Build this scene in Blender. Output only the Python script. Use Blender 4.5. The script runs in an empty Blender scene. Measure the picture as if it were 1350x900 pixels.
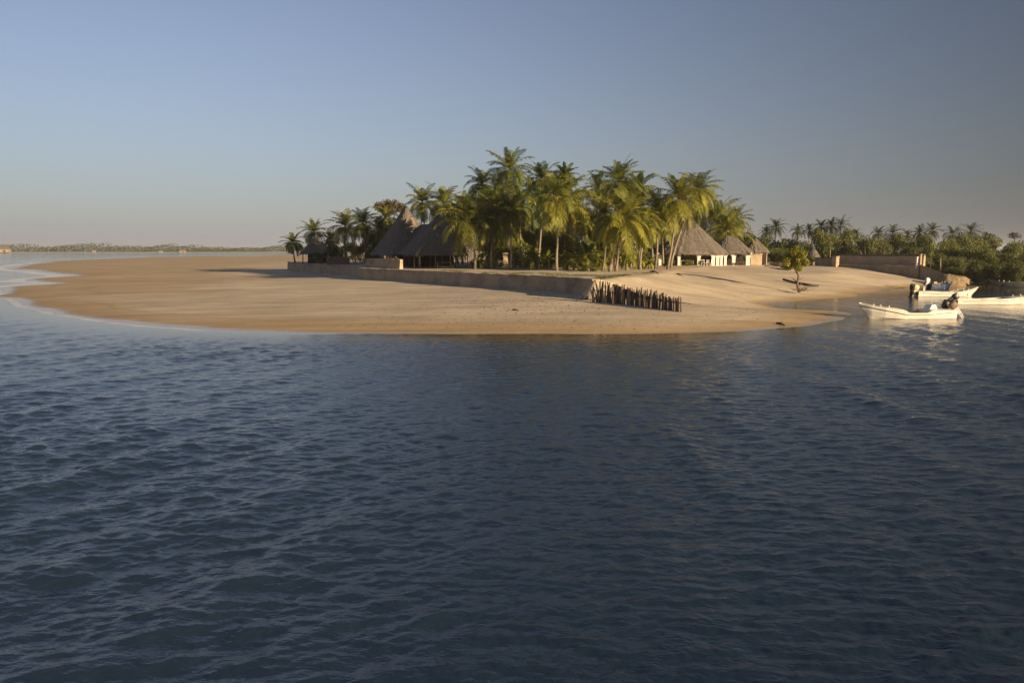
import bpy, math, random
import numpy as np
from mathutils import Vector, Matrix
R = math.radians
scene = bpy.context.scene
COL = scene.collection

# ------------------------------------------------------------------ camera model
F = 1050.0; HZ = 329.0; CAMZ = 5.0
TH = math.atan((450 - HZ) / F)
cT, sT = math.cos(TH), math.sin(TH)
def ray(px, py):
    a = (px - 675) / F; b = (450 - py) / F
    return (a, cT + b * sT, -sT + b * cT)
def at(px, py, z):
    d = ray(px, py); t = (z - CAMZ) / d[2]
    return (d[0] * t, d[1] * t, z)
def atD(px, py, D):
    d = ray(px, py); t = D / d[1]
    return (d[0] * t, D, CAMZ + d[2] * t)
cam = bpy.data.cameras.new('camera'); cam.lens = 28; cam.sensor_width = 36
cam.clip_start = .1; cam.clip_end = 20000
co = bpy.data.objects.new('camera', cam); COL.objects.link(co)
co.location = (0, 0, CAMZ); co.rotation_euler = (R(90) - TH, 0, 0)
scene.camera = co

# ------------------------------------------------------------------ light
SUN_AZ = math.atan2(.77, -.64); SUN_EL = R(13)
TOSUN = Vector((math.sin(SUN_AZ) * math.cos(SUN_EL), math.cos(SUN_AZ) * math.cos(SUN_EL), math.sin(SUN_EL)))
w = bpy.data.worlds.new("World"); scene.world = w; w.use_nodes = True
nt = w.node_tree; bg = nt.nodes['Background']
sky = nt.nodes.new('ShaderNodeTexSky'); sky.sky_type = 'NISHITA'; sky.sun_disc = False
sky.sun_elevation = SUN_EL; sky.sun_rotation = SUN_AZ
sky.air_density = 1.0; sky.dust_density = 1.0; sky.ozone_density = 3.5; sky.altitude = 0
hsv = nt.nodes.new('ShaderNodeHueSaturation'); hsv.inputs['Saturation'].default_value = .75; hsv.inputs['Value'].default_value = .475; hsv.inputs['Hue'].default_value = .512
tcw = nt.nodes.new('ShaderNodeTexCoord'); sx = nt.nodes.new('ShaderNodeSeparateXYZ'); nt.links.new(tcw.outputs['Generated'], sx.inputs[0])
def wm(op, a, b):
    k = nt.nodes.new('ShaderNodeMath'); k.operation = op
    for i, v in enumerate((a, b)):
        if isinstance(v, (int, float)): k.inputs[i].default_value = v
        else: nt.links.new(v, k.inputs[i])
    return k.outputs[0]
zc = wm('MAXIMUM', sx.outputs['Z'], 0.0)
veil = wm('MULTIPLY', wm('POWER', 2.71828, wm('MULTIPLY', zc, -9.5)), .9)       # dusty veil low over the horizon
hz = nt.nodes.new('ShaderNodeMix'); hz.data_type = 'RGBA'; hz.inputs['B'].default_value = (1.70, 1.59, 1.60, 1)
dim = wm('MAXIMUM', .5, wm('SUBTRACT', wm('SUBTRACT', 1.40, wm('MULTIPLY', sx.outputs['X'], .68)), wm('MULTIPLY', wm('POWER', sx.outputs['X'], 2.0), 1.15)))                  # sky deepens away from the bright quarter
mulw = nt.nodes.new('ShaderNodeMix'); mulw.data_type = 'RGBA'; mulw.blend_type = 'MULTIPLY'; mulw.inputs['Factor'].default_value = 1
cmb = nt.nodes.new('ShaderNodeCombineXYZ')
for i_ in range(3): nt.links.new(dim, cmb.inputs[i_])
nt.links.new(sky.outputs[0], hsv.inputs['Color']); nt.links.new(hsv.outputs[0], hz.inputs['A']); nt.links.new(veil, hz.inputs['Factor'])
nt.links.new(hz.outputs['Result'], mulw.inputs['A']); nt.links.new(cmb.outputs[0], mulw.inputs['B']); nt.links.new(mulw.outputs['Result'], bg.inputs[0])
bg.inputs[1].default_value = 0.084
sl = bpy.data.lights.new('sun', 'SUN'); sl.energy = 5.0; sl.angle = R(.6); sl.color = (1.0, .76, .47)
so = bpy.data.objects.new('sun', sl); COL.objects.link(so)
so.rotation_euler = TOSUN.to_track_quat('Z', 'Y').to_euler(); so.location = (60, -60, 60)
scene.view_settings.view_transform = 'Standard'; scene.view_settings.look = 'None'
scene.view_settings.exposure = 0.98; scene.view_settings.gamma = 1
scene.render.engine = 'CYCLES'
scene.cycles.max_bounces = 6; scene.cycles.transparent_max_bounces = 8
scene.cycles.use_denoising = True; scene.cycles.denoising_prefilter = 'ACCURATE'

# ------------------------------------------------------------------ helpers
def prop(o, label=None, cat=None, group=None, kind=None):
    if label: o['label'] = label
    if cat: o['category'] = cat
    if group: o['group'] = group
    if kind: o['kind'] = kind
    return o
def empty(name, loc, label, cat, group=None, rz=0, scale=(1, 1, 1)):
    o = bpy.data.objects.new(name, None); COL.objects.link(o)
    o.location = loc; o.rotation_euler = (0, 0, rz); o.scale = scale; o.empty_display_size = .5
    return prop(o, label, cat, group)
class MB:
    def __init__(s): s.v = []; s.f = []; s.t = []
    def add(s, vs, fs, tint=None):
        n = len(s.v); s.v.extend([tuple(p) for p in vs]); s.f.extend([tuple(i + n for i in f) for f in fs])
        if tint is not None: s.t.extend([tint] * len(fs))
        return s
    def box(s, c, size, rz=0, M=None):
        x, y, z = [k / 2 for k in size]
        vs = [Vector(p) for p in [(-x,-y,-z),(x,-y,-z),(x,y,-z),(-x,y,-z),(-x,-y,z),(x,-y,z),(x,y,z),(-x,y,z)]]
        m = M if M else Matrix.Rotation(rz, 3, 'Z')
        vs = [m @ p + Vector(c) for p in vs]
        return s.add(vs, [(3,2,1,0),(4,5,6,7),(0,1,5,4),(1,2,6,5),(2,3,7,6),(3,0,4,7)])
    def tube(s, pts, rad, n=8, cap=True):
        pts = [Vector(p) for p in pts]; rings = []
        if not hasattr(rad, '__len__'): rad = [rad] * len(pts)
        for i, p in enumerate(pts):
            d = (pts[min(i + 1, len(pts) - 1)] - pts[max(i - 1, 0)])
            d = d.normalized() if d.length > 1e-9 else Vector((0, 0, 1))
            a = d.cross(Vector((0, 1, 0)) if abs(d.y) < .9 else Vector((1, 0, 0))).normalized(); b = d.cross(a)
            rings.append([p + (a * math.cos(k * 2 * math.pi / n) + b * math.sin(k * 2 * math.pi / n)) * rad[i] for k in range(n)])
        vs = [q for r in rings for q in r]; fs = []
        for i in range(len(pts) - 1):
            for k in range(n):
                fs.append((i*n+k, i*n+(k+1)%n, (i+1)*n+(k+1)%n, (i+1)*n+k))
        if cap:
            fs.append(tuple(range(n))[::-1]); fs.append(tuple((len(pts)-1)*n + k for k in range(n)))
        return s.add(vs, fs)
    def loft(s, rings, close=True, cap=True):
        n = len(rings[0]); vs = [p for r in rings for p in r]; fs = []
        for i in range(len(rings) - 1):
            for k in range(n if close else n - 1):
                fs.append((i*n+k, i*n+(k+1)%n, (i+1)*n+(k+1)%n, (i+1)*n+k))
        if cap:
            fs.append(tuple(range(n))[::-1]); fs.append(tuple((len(rings)-1)*n + k for k in range(n)))
        return s.add(vs, fs)
    def mesh(s, name, m, smooth=False):
        me = bpy.data.meshes.new(name); me.from_pydata(s.v, [], s.f); me.materials.append(m)
        if s.t and len(s.t) == len(s.f):
            a = me.attributes.new('tint', 'FLOAT', 'FACE'); a.data.foreach_set('value', s.t)
        if smooth: me.polygons.foreach_set('use_smooth', [True] * len(me.polygons))
        me.update(); return me
    def build(s, name, m, parent=None, smooth=False, loc=None):
        return link(name, s.mesh(name, m, smooth), parent, loc)
def link(name, me, parent=None, loc=None):
    o = bpy.data.objects.new(name, me); COL.objects.link(o)
    if parent is not None: o.parent = parent
    if loc is not None: o.location = loc
    return o
def bevel(o, wd=.02, seg=2):
    m = o.modifiers.new('bevel', 'BEVEL'); m.width = wd; m.segments = seg; m.limit_method = 'ANGLE'
    return o

# ------------------------------------------------------------------ value noise (numpy)
_g = np.random.default_rng(5).random((256, 256))
def vnoise(x, y, s=1.0, off=0.0):
    x = np.asarray(x) / s + off; y = np.asarray(y) / s + off * 1.7
    xi = np.floor(x).astype(int); yi = np.floor(y).astype(int); fx = x - xi; fy = y - yi
    fx = fx*fx*(3-2*fx); fy = fy*fy*(3-2*fy)
    a = _g[xi % 256, yi % 256]; b = _g[(xi+1) % 256, yi % 256]; c = _g[xi % 256, (yi+1) % 256]; d = _g[(xi+1) % 256, (yi+1) % 256]
    return (a*(1-fx)+b*fx)*(1-fy) + (c*(1-fx)+d*fx)*fy - .5
def sstep(a, b, x):
    t = np.clip((np.asarray(x, float) - a) / (b - a), 0, 1); return t*t*(3-2*t)

# ------------------------------------------------------------------ materials
def N(m): return m.node_tree.nodes, m.node_tree.links
def mat(name, c1, c2=None, scale=3, rough=.8, bump=0, bscale=20, stretch=(1,1,1), spec=.3, detail=5, c3=None):
    m = bpy.data.materials.new(name); m.use_nodes = True; n, l = N(m); p = n['Principled BSDF']
    p.inputs['Roughness'].default_value = rough; p.inputs['Specular IOR Level'].default_value = spec
    c2 = c2 or tuple(k * .75 for k in c1)
    tc = n.new('ShaderNodeTexCoord'); mp = n.new('ShaderNodeMapping'); mp.inputs['Scale'].default_value = stretch
    l.new(tc.outputs['Object'], mp.inputs['Vector'])
    t = n.new('ShaderNodeTexNoise'); t.inputs['Scale'].default_value = scale; t.inputs['Detail'].default_value = detail
    t.inputs['Roughness'].default_value = .65
    l.new(mp.outputs[0], t.inputs['Vector'])
    r = n.new('ShaderNodeValToRGB'); r.color_ramp.elements[0].position = .33; r.color_ramp.elements[1].position = .67
    r.color_ramp.elements[0].color = (*c2, 1); r.color_ramp.elements[1].color = (*c1, 1)
    if c3:
        e = r.color_ramp.elements.new(.5); e.color = (*c3, 1)
    l.new(t.outputs['Fac'], r.inputs[0]); l.new(r.outputs[0], p.inputs['Base Color'])
    if bump:
        b = n.new('ShaderNodeTexNoise'); b.inputs['Scale'].default_value = bscale; b.inputs['Detail'].default_value = 4
        l.new(mp.outputs[0], b.inputs['Vector'])
        bp = n.new('ShaderNodeBump'); bp.inputs['Strength'].default_value = bump; bp.inputs['Distance'].default_value = .05
        l.new(b.outputs['Fac'], bp.inputs['Height']); l.new(bp.outputs[0], p.inputs['Normal'])
    return m
def leafmat(name, dark, light, trans=.3, var=.35):
    m = bpy.data.materials.new(name); m.use_nodes = True; n, l = N(m)
    n.remove(n['Principled BSDF']); out = n['Material Output']
    a = n.new('ShaderNodeAttribute'); a.attribute_name = 'tint'
    mx = n.new('ShaderNodeMix'); mx.data_type = 'RGBA'
    mx.inputs['A'].default_value = (*dark, 1); mx.inputs['B'].default_value = (*light, 1)
    l.new(a.outputs['Fac'], mx.inputs['Factor'])
    oi = n.new('ShaderNodeObjectInfo'); mr = n.new('ShaderNodeMapRange')
    mr.inputs['To Min'].default_value = 1 - var; mr.inputs['To Max'].default_value = 1 + var
    l.new(oi.outputs['Random'], mr.inputs['Value'])
    hv = n.new('ShaderNodeHueSaturation'); l.new(mx.outputs['Result'], hv.inputs['Color']); l.new(mr.outputs[0], hv.inputs['Value'])
    d = n.new('ShaderNodeBsdfPrincipled'); d.inputs['Roughness'].default_value = .55; d.inputs['Specular IOR Level'].default_value = .25
    t = n.new('ShaderNodeBsdfTranslucent'); s = n.new('ShaderNodeMixShader'); s.inputs[0].default_value = trans
    l.new(hv.outputs[0], d.inputs['Base Color']); l.new(hv.outputs[0], t.inputs['Color'])
    l.new(d.outputs[0], s.inputs[1]); l.new(t.outputs[0], s.inputs[2]); l.new(s.outputs[0], out.inputs['Surface'])
    return m
M_frond = leafmat('palm frond', (.028, .060, .013), (.285, .265, .034), .30, .25)
M_frondfar = leafmat('far palm frond', (.03, .045, .018), (.095, .10, .03), .25, .25)
M_dead = leafmat('dead frond', (.060, .042, .026), (.16, .11, .06), .15, .2)
M_leaf = leafmat('shrub leaf', (.046, .07, .018), (.20, .20, .045), .32, .3)
M_mang = leafmat('mangrove leaf', (.065, .088, .022), (.22, .205, .05), .32, .28)
M_yleaf = leafmat('yellow leaf', (.12, .13, .02), (.42, .37, .05), .35, .1)
M_doum = leafmat('dry crown leaf', (.05, .042, .016), (.19, .14, .05), .2, .1)
M_grass = leafmat('turf', (.045, .06, .016), (.15, .15, .045), .2, .2)
M_farleaf = leafmat('far wood leaf', (.034, .046, .022), (.082, .086, .034), .08, .1)
M_trunk = mat('palm bark', (.30, .24, .17), (.15, .115, .08), 2.5, .9, .5, 14, (1, 1, 5))
M_bark = mat('grey bark', (.20, .155, .11), (.09, .07, .05), 3, .9, .5, 14, (2, 2, .6))
M_thatch = mat('palm thatch', (.205, .175, .145), (.078, .067, .060), 1.6, .95, 1.0, 3.6, (4, 4, .6), .1, 8)
M_thlit = mat('sunlit thatch tone', (.30, .235, .165), (.18, .14, .1), 2, .95, .7, 5, (3, 3, 1), .1)  # paler copy of the thatch with sunlight put into its colour
M_wall = mat('lime render', (.43, .33, .225), (.25, .19, .13), .6, .92, .35, 6, (.9, .9, 1.2), .2, 8, (.38, .29, .20))
M_wall2 = mat('weathered render', (.39, .31, .215), (.19, .145, .105), .6, .92, .3, 6, (1, 1, .5), .2, 8)
M_cope = mat('dark coping', (.16, .125, .095), (.09, .07, .055), 2, .9, .4, 8)
M_white = mat('limewash', (.78, .74, .66), (.62, .57, .49), 1.5, .7, .1, 10)
M_gel = mat('boat gelcoat', (.80, .76, .66), (.66, .61, .51), 1.3, .35, 0, 8, (1, 1, 3), .5)
M_gelin = mat('boat inside', (.55, .52, .45), (.42, .38, .32), 2, .5)
M_blue = mat('blue boat paint', (.005, .019, .065), (.004, .012, .04), 2, .4, 0, 8, (1, 1, 2), .5)
M_darkhull = mat('dark boat paint', (.03, .033, .036), (.018, .02, .022), 2, .5)
M_black = mat('black cowling', (.018, .018, .02), (.012, .012, .013), 3, .35, spec=.5)
M_brown = mat('brown cowling', (.20, .12, .065), (.13, .08, .045), 3, .5)
M_grey = mat('grey leg metal', (.42, .41, .39), (.28, .27, .26), 4, .4, spec=.5)
M_cream = mat('cream cowling', (.62, .52, .33), (.5, .42, .27), 4, .4)
M_wood = mat('driftwood pole', (.17, .12, .085), (.07, .05, .038), 3, .9, .5, 12, (3, 3, .6))
M_pale = mat('pale pole', (.42, .31, .19), (.27, .2, .13), 3, .9, .4, 12, (3, 3, .6))
M_dark = mat('dark interior', (.035, .028, .022), (.02, .016, .013), 2, .9)  # interior shade put into a near-black colour; also on doors
M_rock = mat('coral rock', (.29, .215, .13), (.14, .1, .062), 1.6, .95, .8, 4, detail=8)
M_rail = mat('rub rail', (.12, .085, .06), (.07, .05, .035), 3, .6)

# ------------------------------------------------------------------ terrain: control points
SHORE = [(4,383.5),(8,388),(17,393),(30,398.5),(60,407),(100,416),(150,423),(220,430.5),(300,436),(400,438.5),(500,439.5),(600,440),(700,440),(800,440),(900,439),
 (980,436),(1040,431),(1085,425),(1112,418.5),(1126,414),(1100,409.5),(1060,408),(1020,406),(1003,401),(1030,398),(1085,394),
 (1130,388),(1165,382),(1200,378),(1240,378.5),(1285,379.5),(1300,377),(1350,375),(1450,374),(1600,373),(1900,372),
 (75,374.5),(96,364),(62,360.5),(14,355.5),(26,348.5),(36,345),(100,342.3),(150,340.4),(185,339),(260,337.6),(330,336.8),(400,336.3)]
CP = [at(x, y, 0) for x, y in SHORE]
def cp(px, py, z): CP.append(at(px, py, z))
for a in [(72,391,.2),(120,395,.3),(200,402,.4),(300,405,.5),(450,412,.45),(600,417,.48),(700,417,.5),(850,422,.42),(950,421,.35),(1040,421,.2),(1090,417,.12),
 (370,366,.6),(430,362,.85),(480,367,1.08),(560,372.7,1.09),(640,379.5,1.08),(700,384,1.07),(770,391,.98),(790,398,.82),(840,404,.72),(897,411,.6),
 (100,372,.35),(170,362,.5),(250,352,.55),(300,344,.45),(380,354,.7),(60,351,.2),(24,387,.14),(42,388,.2),(30,379,.12),(60,382,.25),(150,346,.35),(300,390,.6),(420,392,.65),(560,396,.65),
 (860,392,.95),(920,392,.85),(900,380,1.35),(950,372,1.55),(950,361,2.15),(1000,352,2.4),(900,350,2.45),(930,400,.6),(980,398,.45),(1000,384,.75),
 (1000,370,1.3),(1060,385,.5),(1060,370,1.15),(1060,358,1.9),(1095,385,.38),(1100,375,.75),(1100,357,2.05),(1150,366,1.1),(1160,374,.5),(1195,369,.75),(1215,370,.55),
 (1130,352.5,2.2),(960,350,2.45),(1030,350,2.4),(1150,352,2.0),(1225,372,.35)]: cp(*a)
CP += [(0,110,1.6),(-10,120,1.6),(5,95,1.2),(20,140,2.3),(40,150,2.3),(0,160,2.0),(-25,145,1.3),(60,150,1.9),(75,135,.7),(90,125,.5),(66,120,.5),(80,160,1.2),
 (120,150,.6),(150,250,1),(0,300,1.2),(60,300,1.2),(-40,260,.8),(-60,400,.5),(100,600,.5),(0,620,-.2),(-250,640,-.8),(300,300,.8),(300,700,-.5),(0,900,-1.6),(-400,900,-2),(400,1000,-2),(-800,800,-2)]
CP += [(-30,38,-.9),(-10,36,-1.0),(10,36,-1.0),(25,40,-.9),(-55,55,-.9),(-75,75,-.8),(-95,100,-.7),(-140,160,-.8),(-200,260,-.9),(-330,420,-1.2),(34,50,-.7),(45,60,-.8),
 (45,75,-.6),(52,85,-.6),(60,95,-.5),(75,95,-.6),(90,100,-.7),(110,100,-.7),(30,62,-.35),(37,72,-.4),(42,88,-.35),(0,10,-3),(-60,20,-3),(60,20,-3),(-200,60,-3),(200,60,-2.5),(-400,200,-3),(-90,112,-.35),(-100,135,-.35),(0,-200,-4),(-300,-100,-4),(300,-100,-4)]
CP = np.array(CP, float)
_K = np.sqrt(((CP[:, None, :2] - CP[None, :, :2])**2).sum(-1) + 2.0)
_n = len(CP); _A = np.zeros((_n + 1, _n + 1)); _A[:_n, :_n] = _K - np.eye(_n) * .25; _A[:_n, _n] = 1; _A[_n, :_n] = 1
_W = np.linalg.solve(_A, np.append(CP[:, 2], 0))
def beach(x, y):
    x = np.atleast_1d(np.asarray(x, float)); y = np.atleast_1d(np.asarray(y, float)); o = np.full(x.shape, _W[_n])
    for i in range(_n): o += _W[i] * np.sqrt((x - CP[i, 0])**2 + (y - CP[i, 1])**2 + 2.0)
    land = sstep(.1, .5, o)
    o = o + land * (vnoise(x, y, 7) * .10 + vnoise(x, y, 2.3, 3.3) * .05) + vnoise(x, y, 5.0, 8) * .02 + vnoise(x, y, 1.9, 5) * .022 * (1 - land) * (1 - sstep(60, 85, y))
    return o

# terrace: retaining wall and dune edge
TZ = 2.5
WL = [at(381, 345.5, 2.45), at(388, 347.2, 2.45), at(430, 348.5, 2.45), at(462, 351, 2.45)]           # rear, lower stretch
WF = [at(479, 353.8, TZ), at(540, 356.2, TZ), at(622, 360, TZ), at(700, 363.2, TZ), at(770, 366.8, TZ), at(786, 369.0, TZ)]
DUNE = [at(786, 369, TZ), at(812, 366.2, TZ), at(845, 362.5, TZ), at(872, 358.5, TZ), at(905, 353, TZ)]
BACK = [(34, 135), (20, 150), (-28, 168)]
POLY = np.array([p[:2] for p in WL + WF + DUNE[1:]] + BACK)
def segdist(x, y, pts):
    d = np.full(np.shape(x), 1e9)
    for (ax, ay), (bx, by) in zip(pts[:-1], pts[1:]):
        ux, uy = bx - ax, by - ay; t = np.clip(((x-ax)*ux + (y-ay)*uy) / (ux*ux + uy*uy), 0, 1)
        d = np.minimum(d, np.hypot(x - ax - t*ux, y - ay - t*uy))
    return d
def inside(x, y, P):
    r = np.zeros(np.shape(x), bool); j = len(P) - 1
    for i in range(len(P)):
        c = ((P[i,1] > y) != (P[j,1] > y)) & (x < (P[j,0]-P[i,0]) * (y-P[i,1]) / (P[j,1]-P[i,1] + 1e-12) + P[i,0])
        r ^= c; j = i
    return r
DP = [p[:2] for p in DUNE] + BACK
def terrace(x, y):
    x = np.atleast_1d(np.asarray(x, float)); y = np.atleast_1d(np.asarray(y, float))
    ins = inside(x, y, POLY); d = segdist(x, y, DP)
    z = TZ + vnoise(x, y, 4, 2.2) * .12 + vnoise(x, y, 1.3, 6) * .05
    wd = segdist(x, y, [p[:2] for p in WL + WF]); z = np.where(wd < 1.2, TZ - .04 + (z - TZ) * wd / 1.2, z)
    bump = vnoise(x, y, 1.6, 4) * .16 + vnoise(x, y, 3.0, 9) * .28
    nearwall = wd < d + .02; bz = beach(x, y); dd = np.maximum(0, d - .2)
    fall = bz - .05 + (TZ + .05 - bz) * np.exp(-(dd / 3.3) ** 1.35) + bump * np.clip(d, 0, 1) * np.exp(-(dd / 3.0) ** 2)
    return np.where(ins, z, np.where(nearwall, TZ - 1.3 * dd, fall)), ins
def ground(x, y):
    b = float(beach(x, y)[0]); t, i = terrace(x, y)
    return max(b, float(t[0]))
def gp(px, D):
    X = (px - 675) / F * D / cT * 1.0
    d = ray(px, 350); X = d[0] / d[1] * D
    return (X, D, ground(X, D))

def np_grid(name, X, Y, Z, m, keep=None, attrs=None, smooth=True):
    r, c = X.shape; idx = np.arange(r*c).reshape(r, c)
    q = np.stack([idx[:-1,:-1], idx[:-1,1:], idx[1:,1:], idx[1:,:-1]], -1).reshape(-1, 4)
    V = np.stack([X, Y, Z], -1).reshape(-1, 3)
    if keep is not None:
        k = keep.reshape(-1); q = q[k[q].all(1)]
        used = np.unique(q); mp = np.full(len(V), -1); mp[used] = np.arange(len(used)); V = V[used]; q = mp[q]
        attrs = {a: b.reshape(-1)[used] for a, b in (attrs or {}).items()}
    me = bpy.data.meshes.new(name); me.vertices.add(len(V)); me.vertices.foreach_set('co', V.astype(np.float32).ravel())
    me.loops.add(q.size); me.loops.foreach_set('vertex_index', q.astype(np.int32).ravel())
    me.polygons.add(len(q)); me.polygons.foreach_set('loop_start', np.arange(0, q.size, 4, dtype=np.int32))
    me.update(calc_edges=True); me.validate()
    if smooth: me.polygons.foreach_set('use_smooth', np.ones(len(me.polygons), bool))
    for a, b in (attrs or {}).items():
        t = me.attributes.new(a, 'FLOAT', 'POINT'); t.data.foreach_set('value', np.asarray(b, np.float32).ravel())
    me.materials.append(m); return link(name, me)

# sand material
def sandmat():
    m = bpy.data.materials.new('sand'); m.use_nodes = True; n, l = N(m); p = n['Principled BSDF']
    geo = n.new('ShaderNodeNewGeometry'); at_ = n.new('ShaderNodeAttribute'); at_.attribute_name = 'wet'
    t = n.new('ShaderNodeTexNoise'); t.inputs['Scale'].default_value = .22; t.inputs['Detail'].default_value = 8; t.inputs['Roughness'].default_value = .65
    mp = n.new('ShaderNodeMapping'); mp.inputs['Scale'].default_value = (.6, 1, 1)
    l.new(geo.outputs['Position'], mp.inputs[0]); l.new(mp.outputs[0], t.inputs['Vector'])
    r = n.new('ShaderNodeValToRGB'); r.color_ramp.elements[0].position = .3; r.color_ramp.elements[1].position = .7
    r.color_ramp.elements[0].color = (.43, .345, .24, 1); r.color_ramp.elements[1].color = (.57, .47, .335, 1)
    l.new(t.outputs['Fac'], r.inputs[0])
    mx = n.new('ShaderNodeMix'); mx.data_type = 'RGBA'; mx.inputs['B'].default_value = (.38, .27, .145, 1)
    l.new(at_.outputs['Fac'], mx.inputs['Factor']); l.new(r.outputs[0], mx.inputs['A'])
    ms = n.new('ShaderNodeMapping'); ms.inputs['Scale'].default_value = (.05, .42, 1); ms.inputs['Rotation'].default_value = (0, 0, -.12)
    ts = n.new('ShaderNodeTexNoise'); ts.inputs['Scale'].default_value = 1.0; ts.inputs['Detail'].default_value = 6; ts.inputs['Roughness'].default_value = .7
    l.new(geo.outputs['Position'], ms.inputs[0]); l.new(ms.outputs[0], ts.inputs['Vector'])
    rs = n.new('ShaderNodeMapRange'); rs.inputs['From Min'].default_value = .35; rs.inputs['From Max'].default_value = .65; rs.inputs['To Min'].default_value = .76; rs.inputs['To Max'].default_value = 1.12
    l.new(ts.outputs['Fac'], rs.inputs['Value']); hs = n.new('ShaderNodeHueSaturation'); l.new(mx.outputs['Result'], hs.inputs['Color']); l.new(rs.outputs[0], hs.inputs['Value'])
    g = n.new('ShaderNodeTexNoise'); g.inputs['Scale'].default_value = 3.5; g.inputs['Detail'].default_value = 6
    l.new(geo.outputs['Position'], g.inputs['Vector'])
    sp = n.new('ShaderNodeMapRange'); sp.inputs['From Min'].default_value = .62; sp.inputs['From Max'].default_value = .78
    sp.inputs['To Max'].default_value = .45
    l.new(g.outputs['Fac'], sp.inputs['Value'])
    m2 = n.new('ShaderNodeMix'); m2.data_type = 'RGBA'; m2.inputs['B'].default_value = (.17, .12, .08, 1)
    l.new(sp.outputs[0], m2.inputs['Factor']); l.new(hs.outputs[0], m2.inputs['A']); l.new(m2.outputs['Result'], p.inputs['Base Color'])
    gl = n.new('ShaderNodeAttribute'); gl.attribute_name = 'swash'
    rr = n.new('ShaderNodeMapRange'); rr.inputs['To Min'].default_value = .95; rr.inputs['To Max'].default_value = .16
    l.new(gl.outputs['Fac'], rr.inputs['Value']); l.new(rr.outputs[0], p.inputs['Roughness'])
    p.inputs['Specular IOR Level'].default_value = .2
    b1 = n.new('ShaderNodeTexNoise'); b1.inputs['Scale'].default_value = 1.4; b1.inputs['Detail'].default_value = 7; b1.inputs['Roughness'].default_value = .6
    l.new(geo.outputs['Position'], b1.inputs['Vector'])
    bp = n.new('ShaderNodeBump'); bp.inputs['Strength'].default_value = .35; bp.inputs['Distance'].default_value = .12
    l.new(b1.outputs['Fac'], bp.inputs['Height']); l.new(bp.outputs[0], p.inputs['Normal'])
    return m
M_sand = sandmat()

ang = np.concatenate([np.linspace(-75, -42, 40)[:-1], np.linspace(-42, 42, 420), np.linspace(42, 75, 40)[1:]]) * math.pi / 180
rr = 30 * np.exp(np.linspace(0, math.log(1150 / 30), 560))
A_, R_ = np.meshgrid(ang, rr); X, Y = R_ * np.sin(A_), R_ * np.cos(A_)
Z = beach(X.ravel(), Y.ravel()).reshape(X.shape)
wet = 1 - sstep(.10, .42, Z + vnoise(X, Y, 12) * .12)
wrack = (.45 * np.exp(-((Z - .245) / .014) ** 2) + .38 * np.exp(-((Z - .40) / .016) ** 2)) * sstep(-.12, .25, vnoise(X, Y, 6, 4)) * (Z > .1)
left = sstep(-8, -50, X) * .75 * (1 - sstep(.62, .75, Z)) * sstep(70, 90, Y + .0 * X)
wet = np.clip(np.maximum(wet, left + vnoise(X, Y, 25, 5) * .3 * (left > .02)) + wrack, 0, 1)
INS = inside(X, Y, POLY); wallin = segdist(X, Y, [p[:2] for p in WL + WF])
Zs = np.where(INS & (wallin > .9), np.minimum(Z, TZ - .5), Z)      # stays below the terrace top
Zs = np.maximum(Zs, -2.5)
prop(np_grid('sand_beach', X, Y, Zs, M_sand, attrs={'wet': wet, 'swash': 1 - sstep(.02, .12, Z + vnoise(X, Y, 8, 3) * .07)}), kind='structure')

gx, gy = np.meshgrid(np.arange(-48, 46, .35), np.arange(58, 172, .35))
tz, tin = terrace(gx.ravel(), gy.ravel()); tz = tz.reshape(gx.shape); tin = tin.reshape(gx.shape)
bz = beach(gx.ravel(), gy.ravel()).reshape(gx.shape)
wdist = segdist(gx, gy, [p[:2] for p in WL + WF])
dcorner = np.hypot(gx - DUNE[0][0], gy - DUNE[0][1])
outw = (~tin) & (segdist(gx, gy, DP) > wdist + .01) & (dcorner > 3)
outb = (~tin) & (gy > 128)
keep = (tin | ((tz > bz - .048) & ~outw)) & ~outb | tin
prop(np_grid('terrace_ground', gx, gy, tz, M_sand, keep=keep, attrs={'wet': np.zeros(gx.shape)}), kind='structure')

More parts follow.
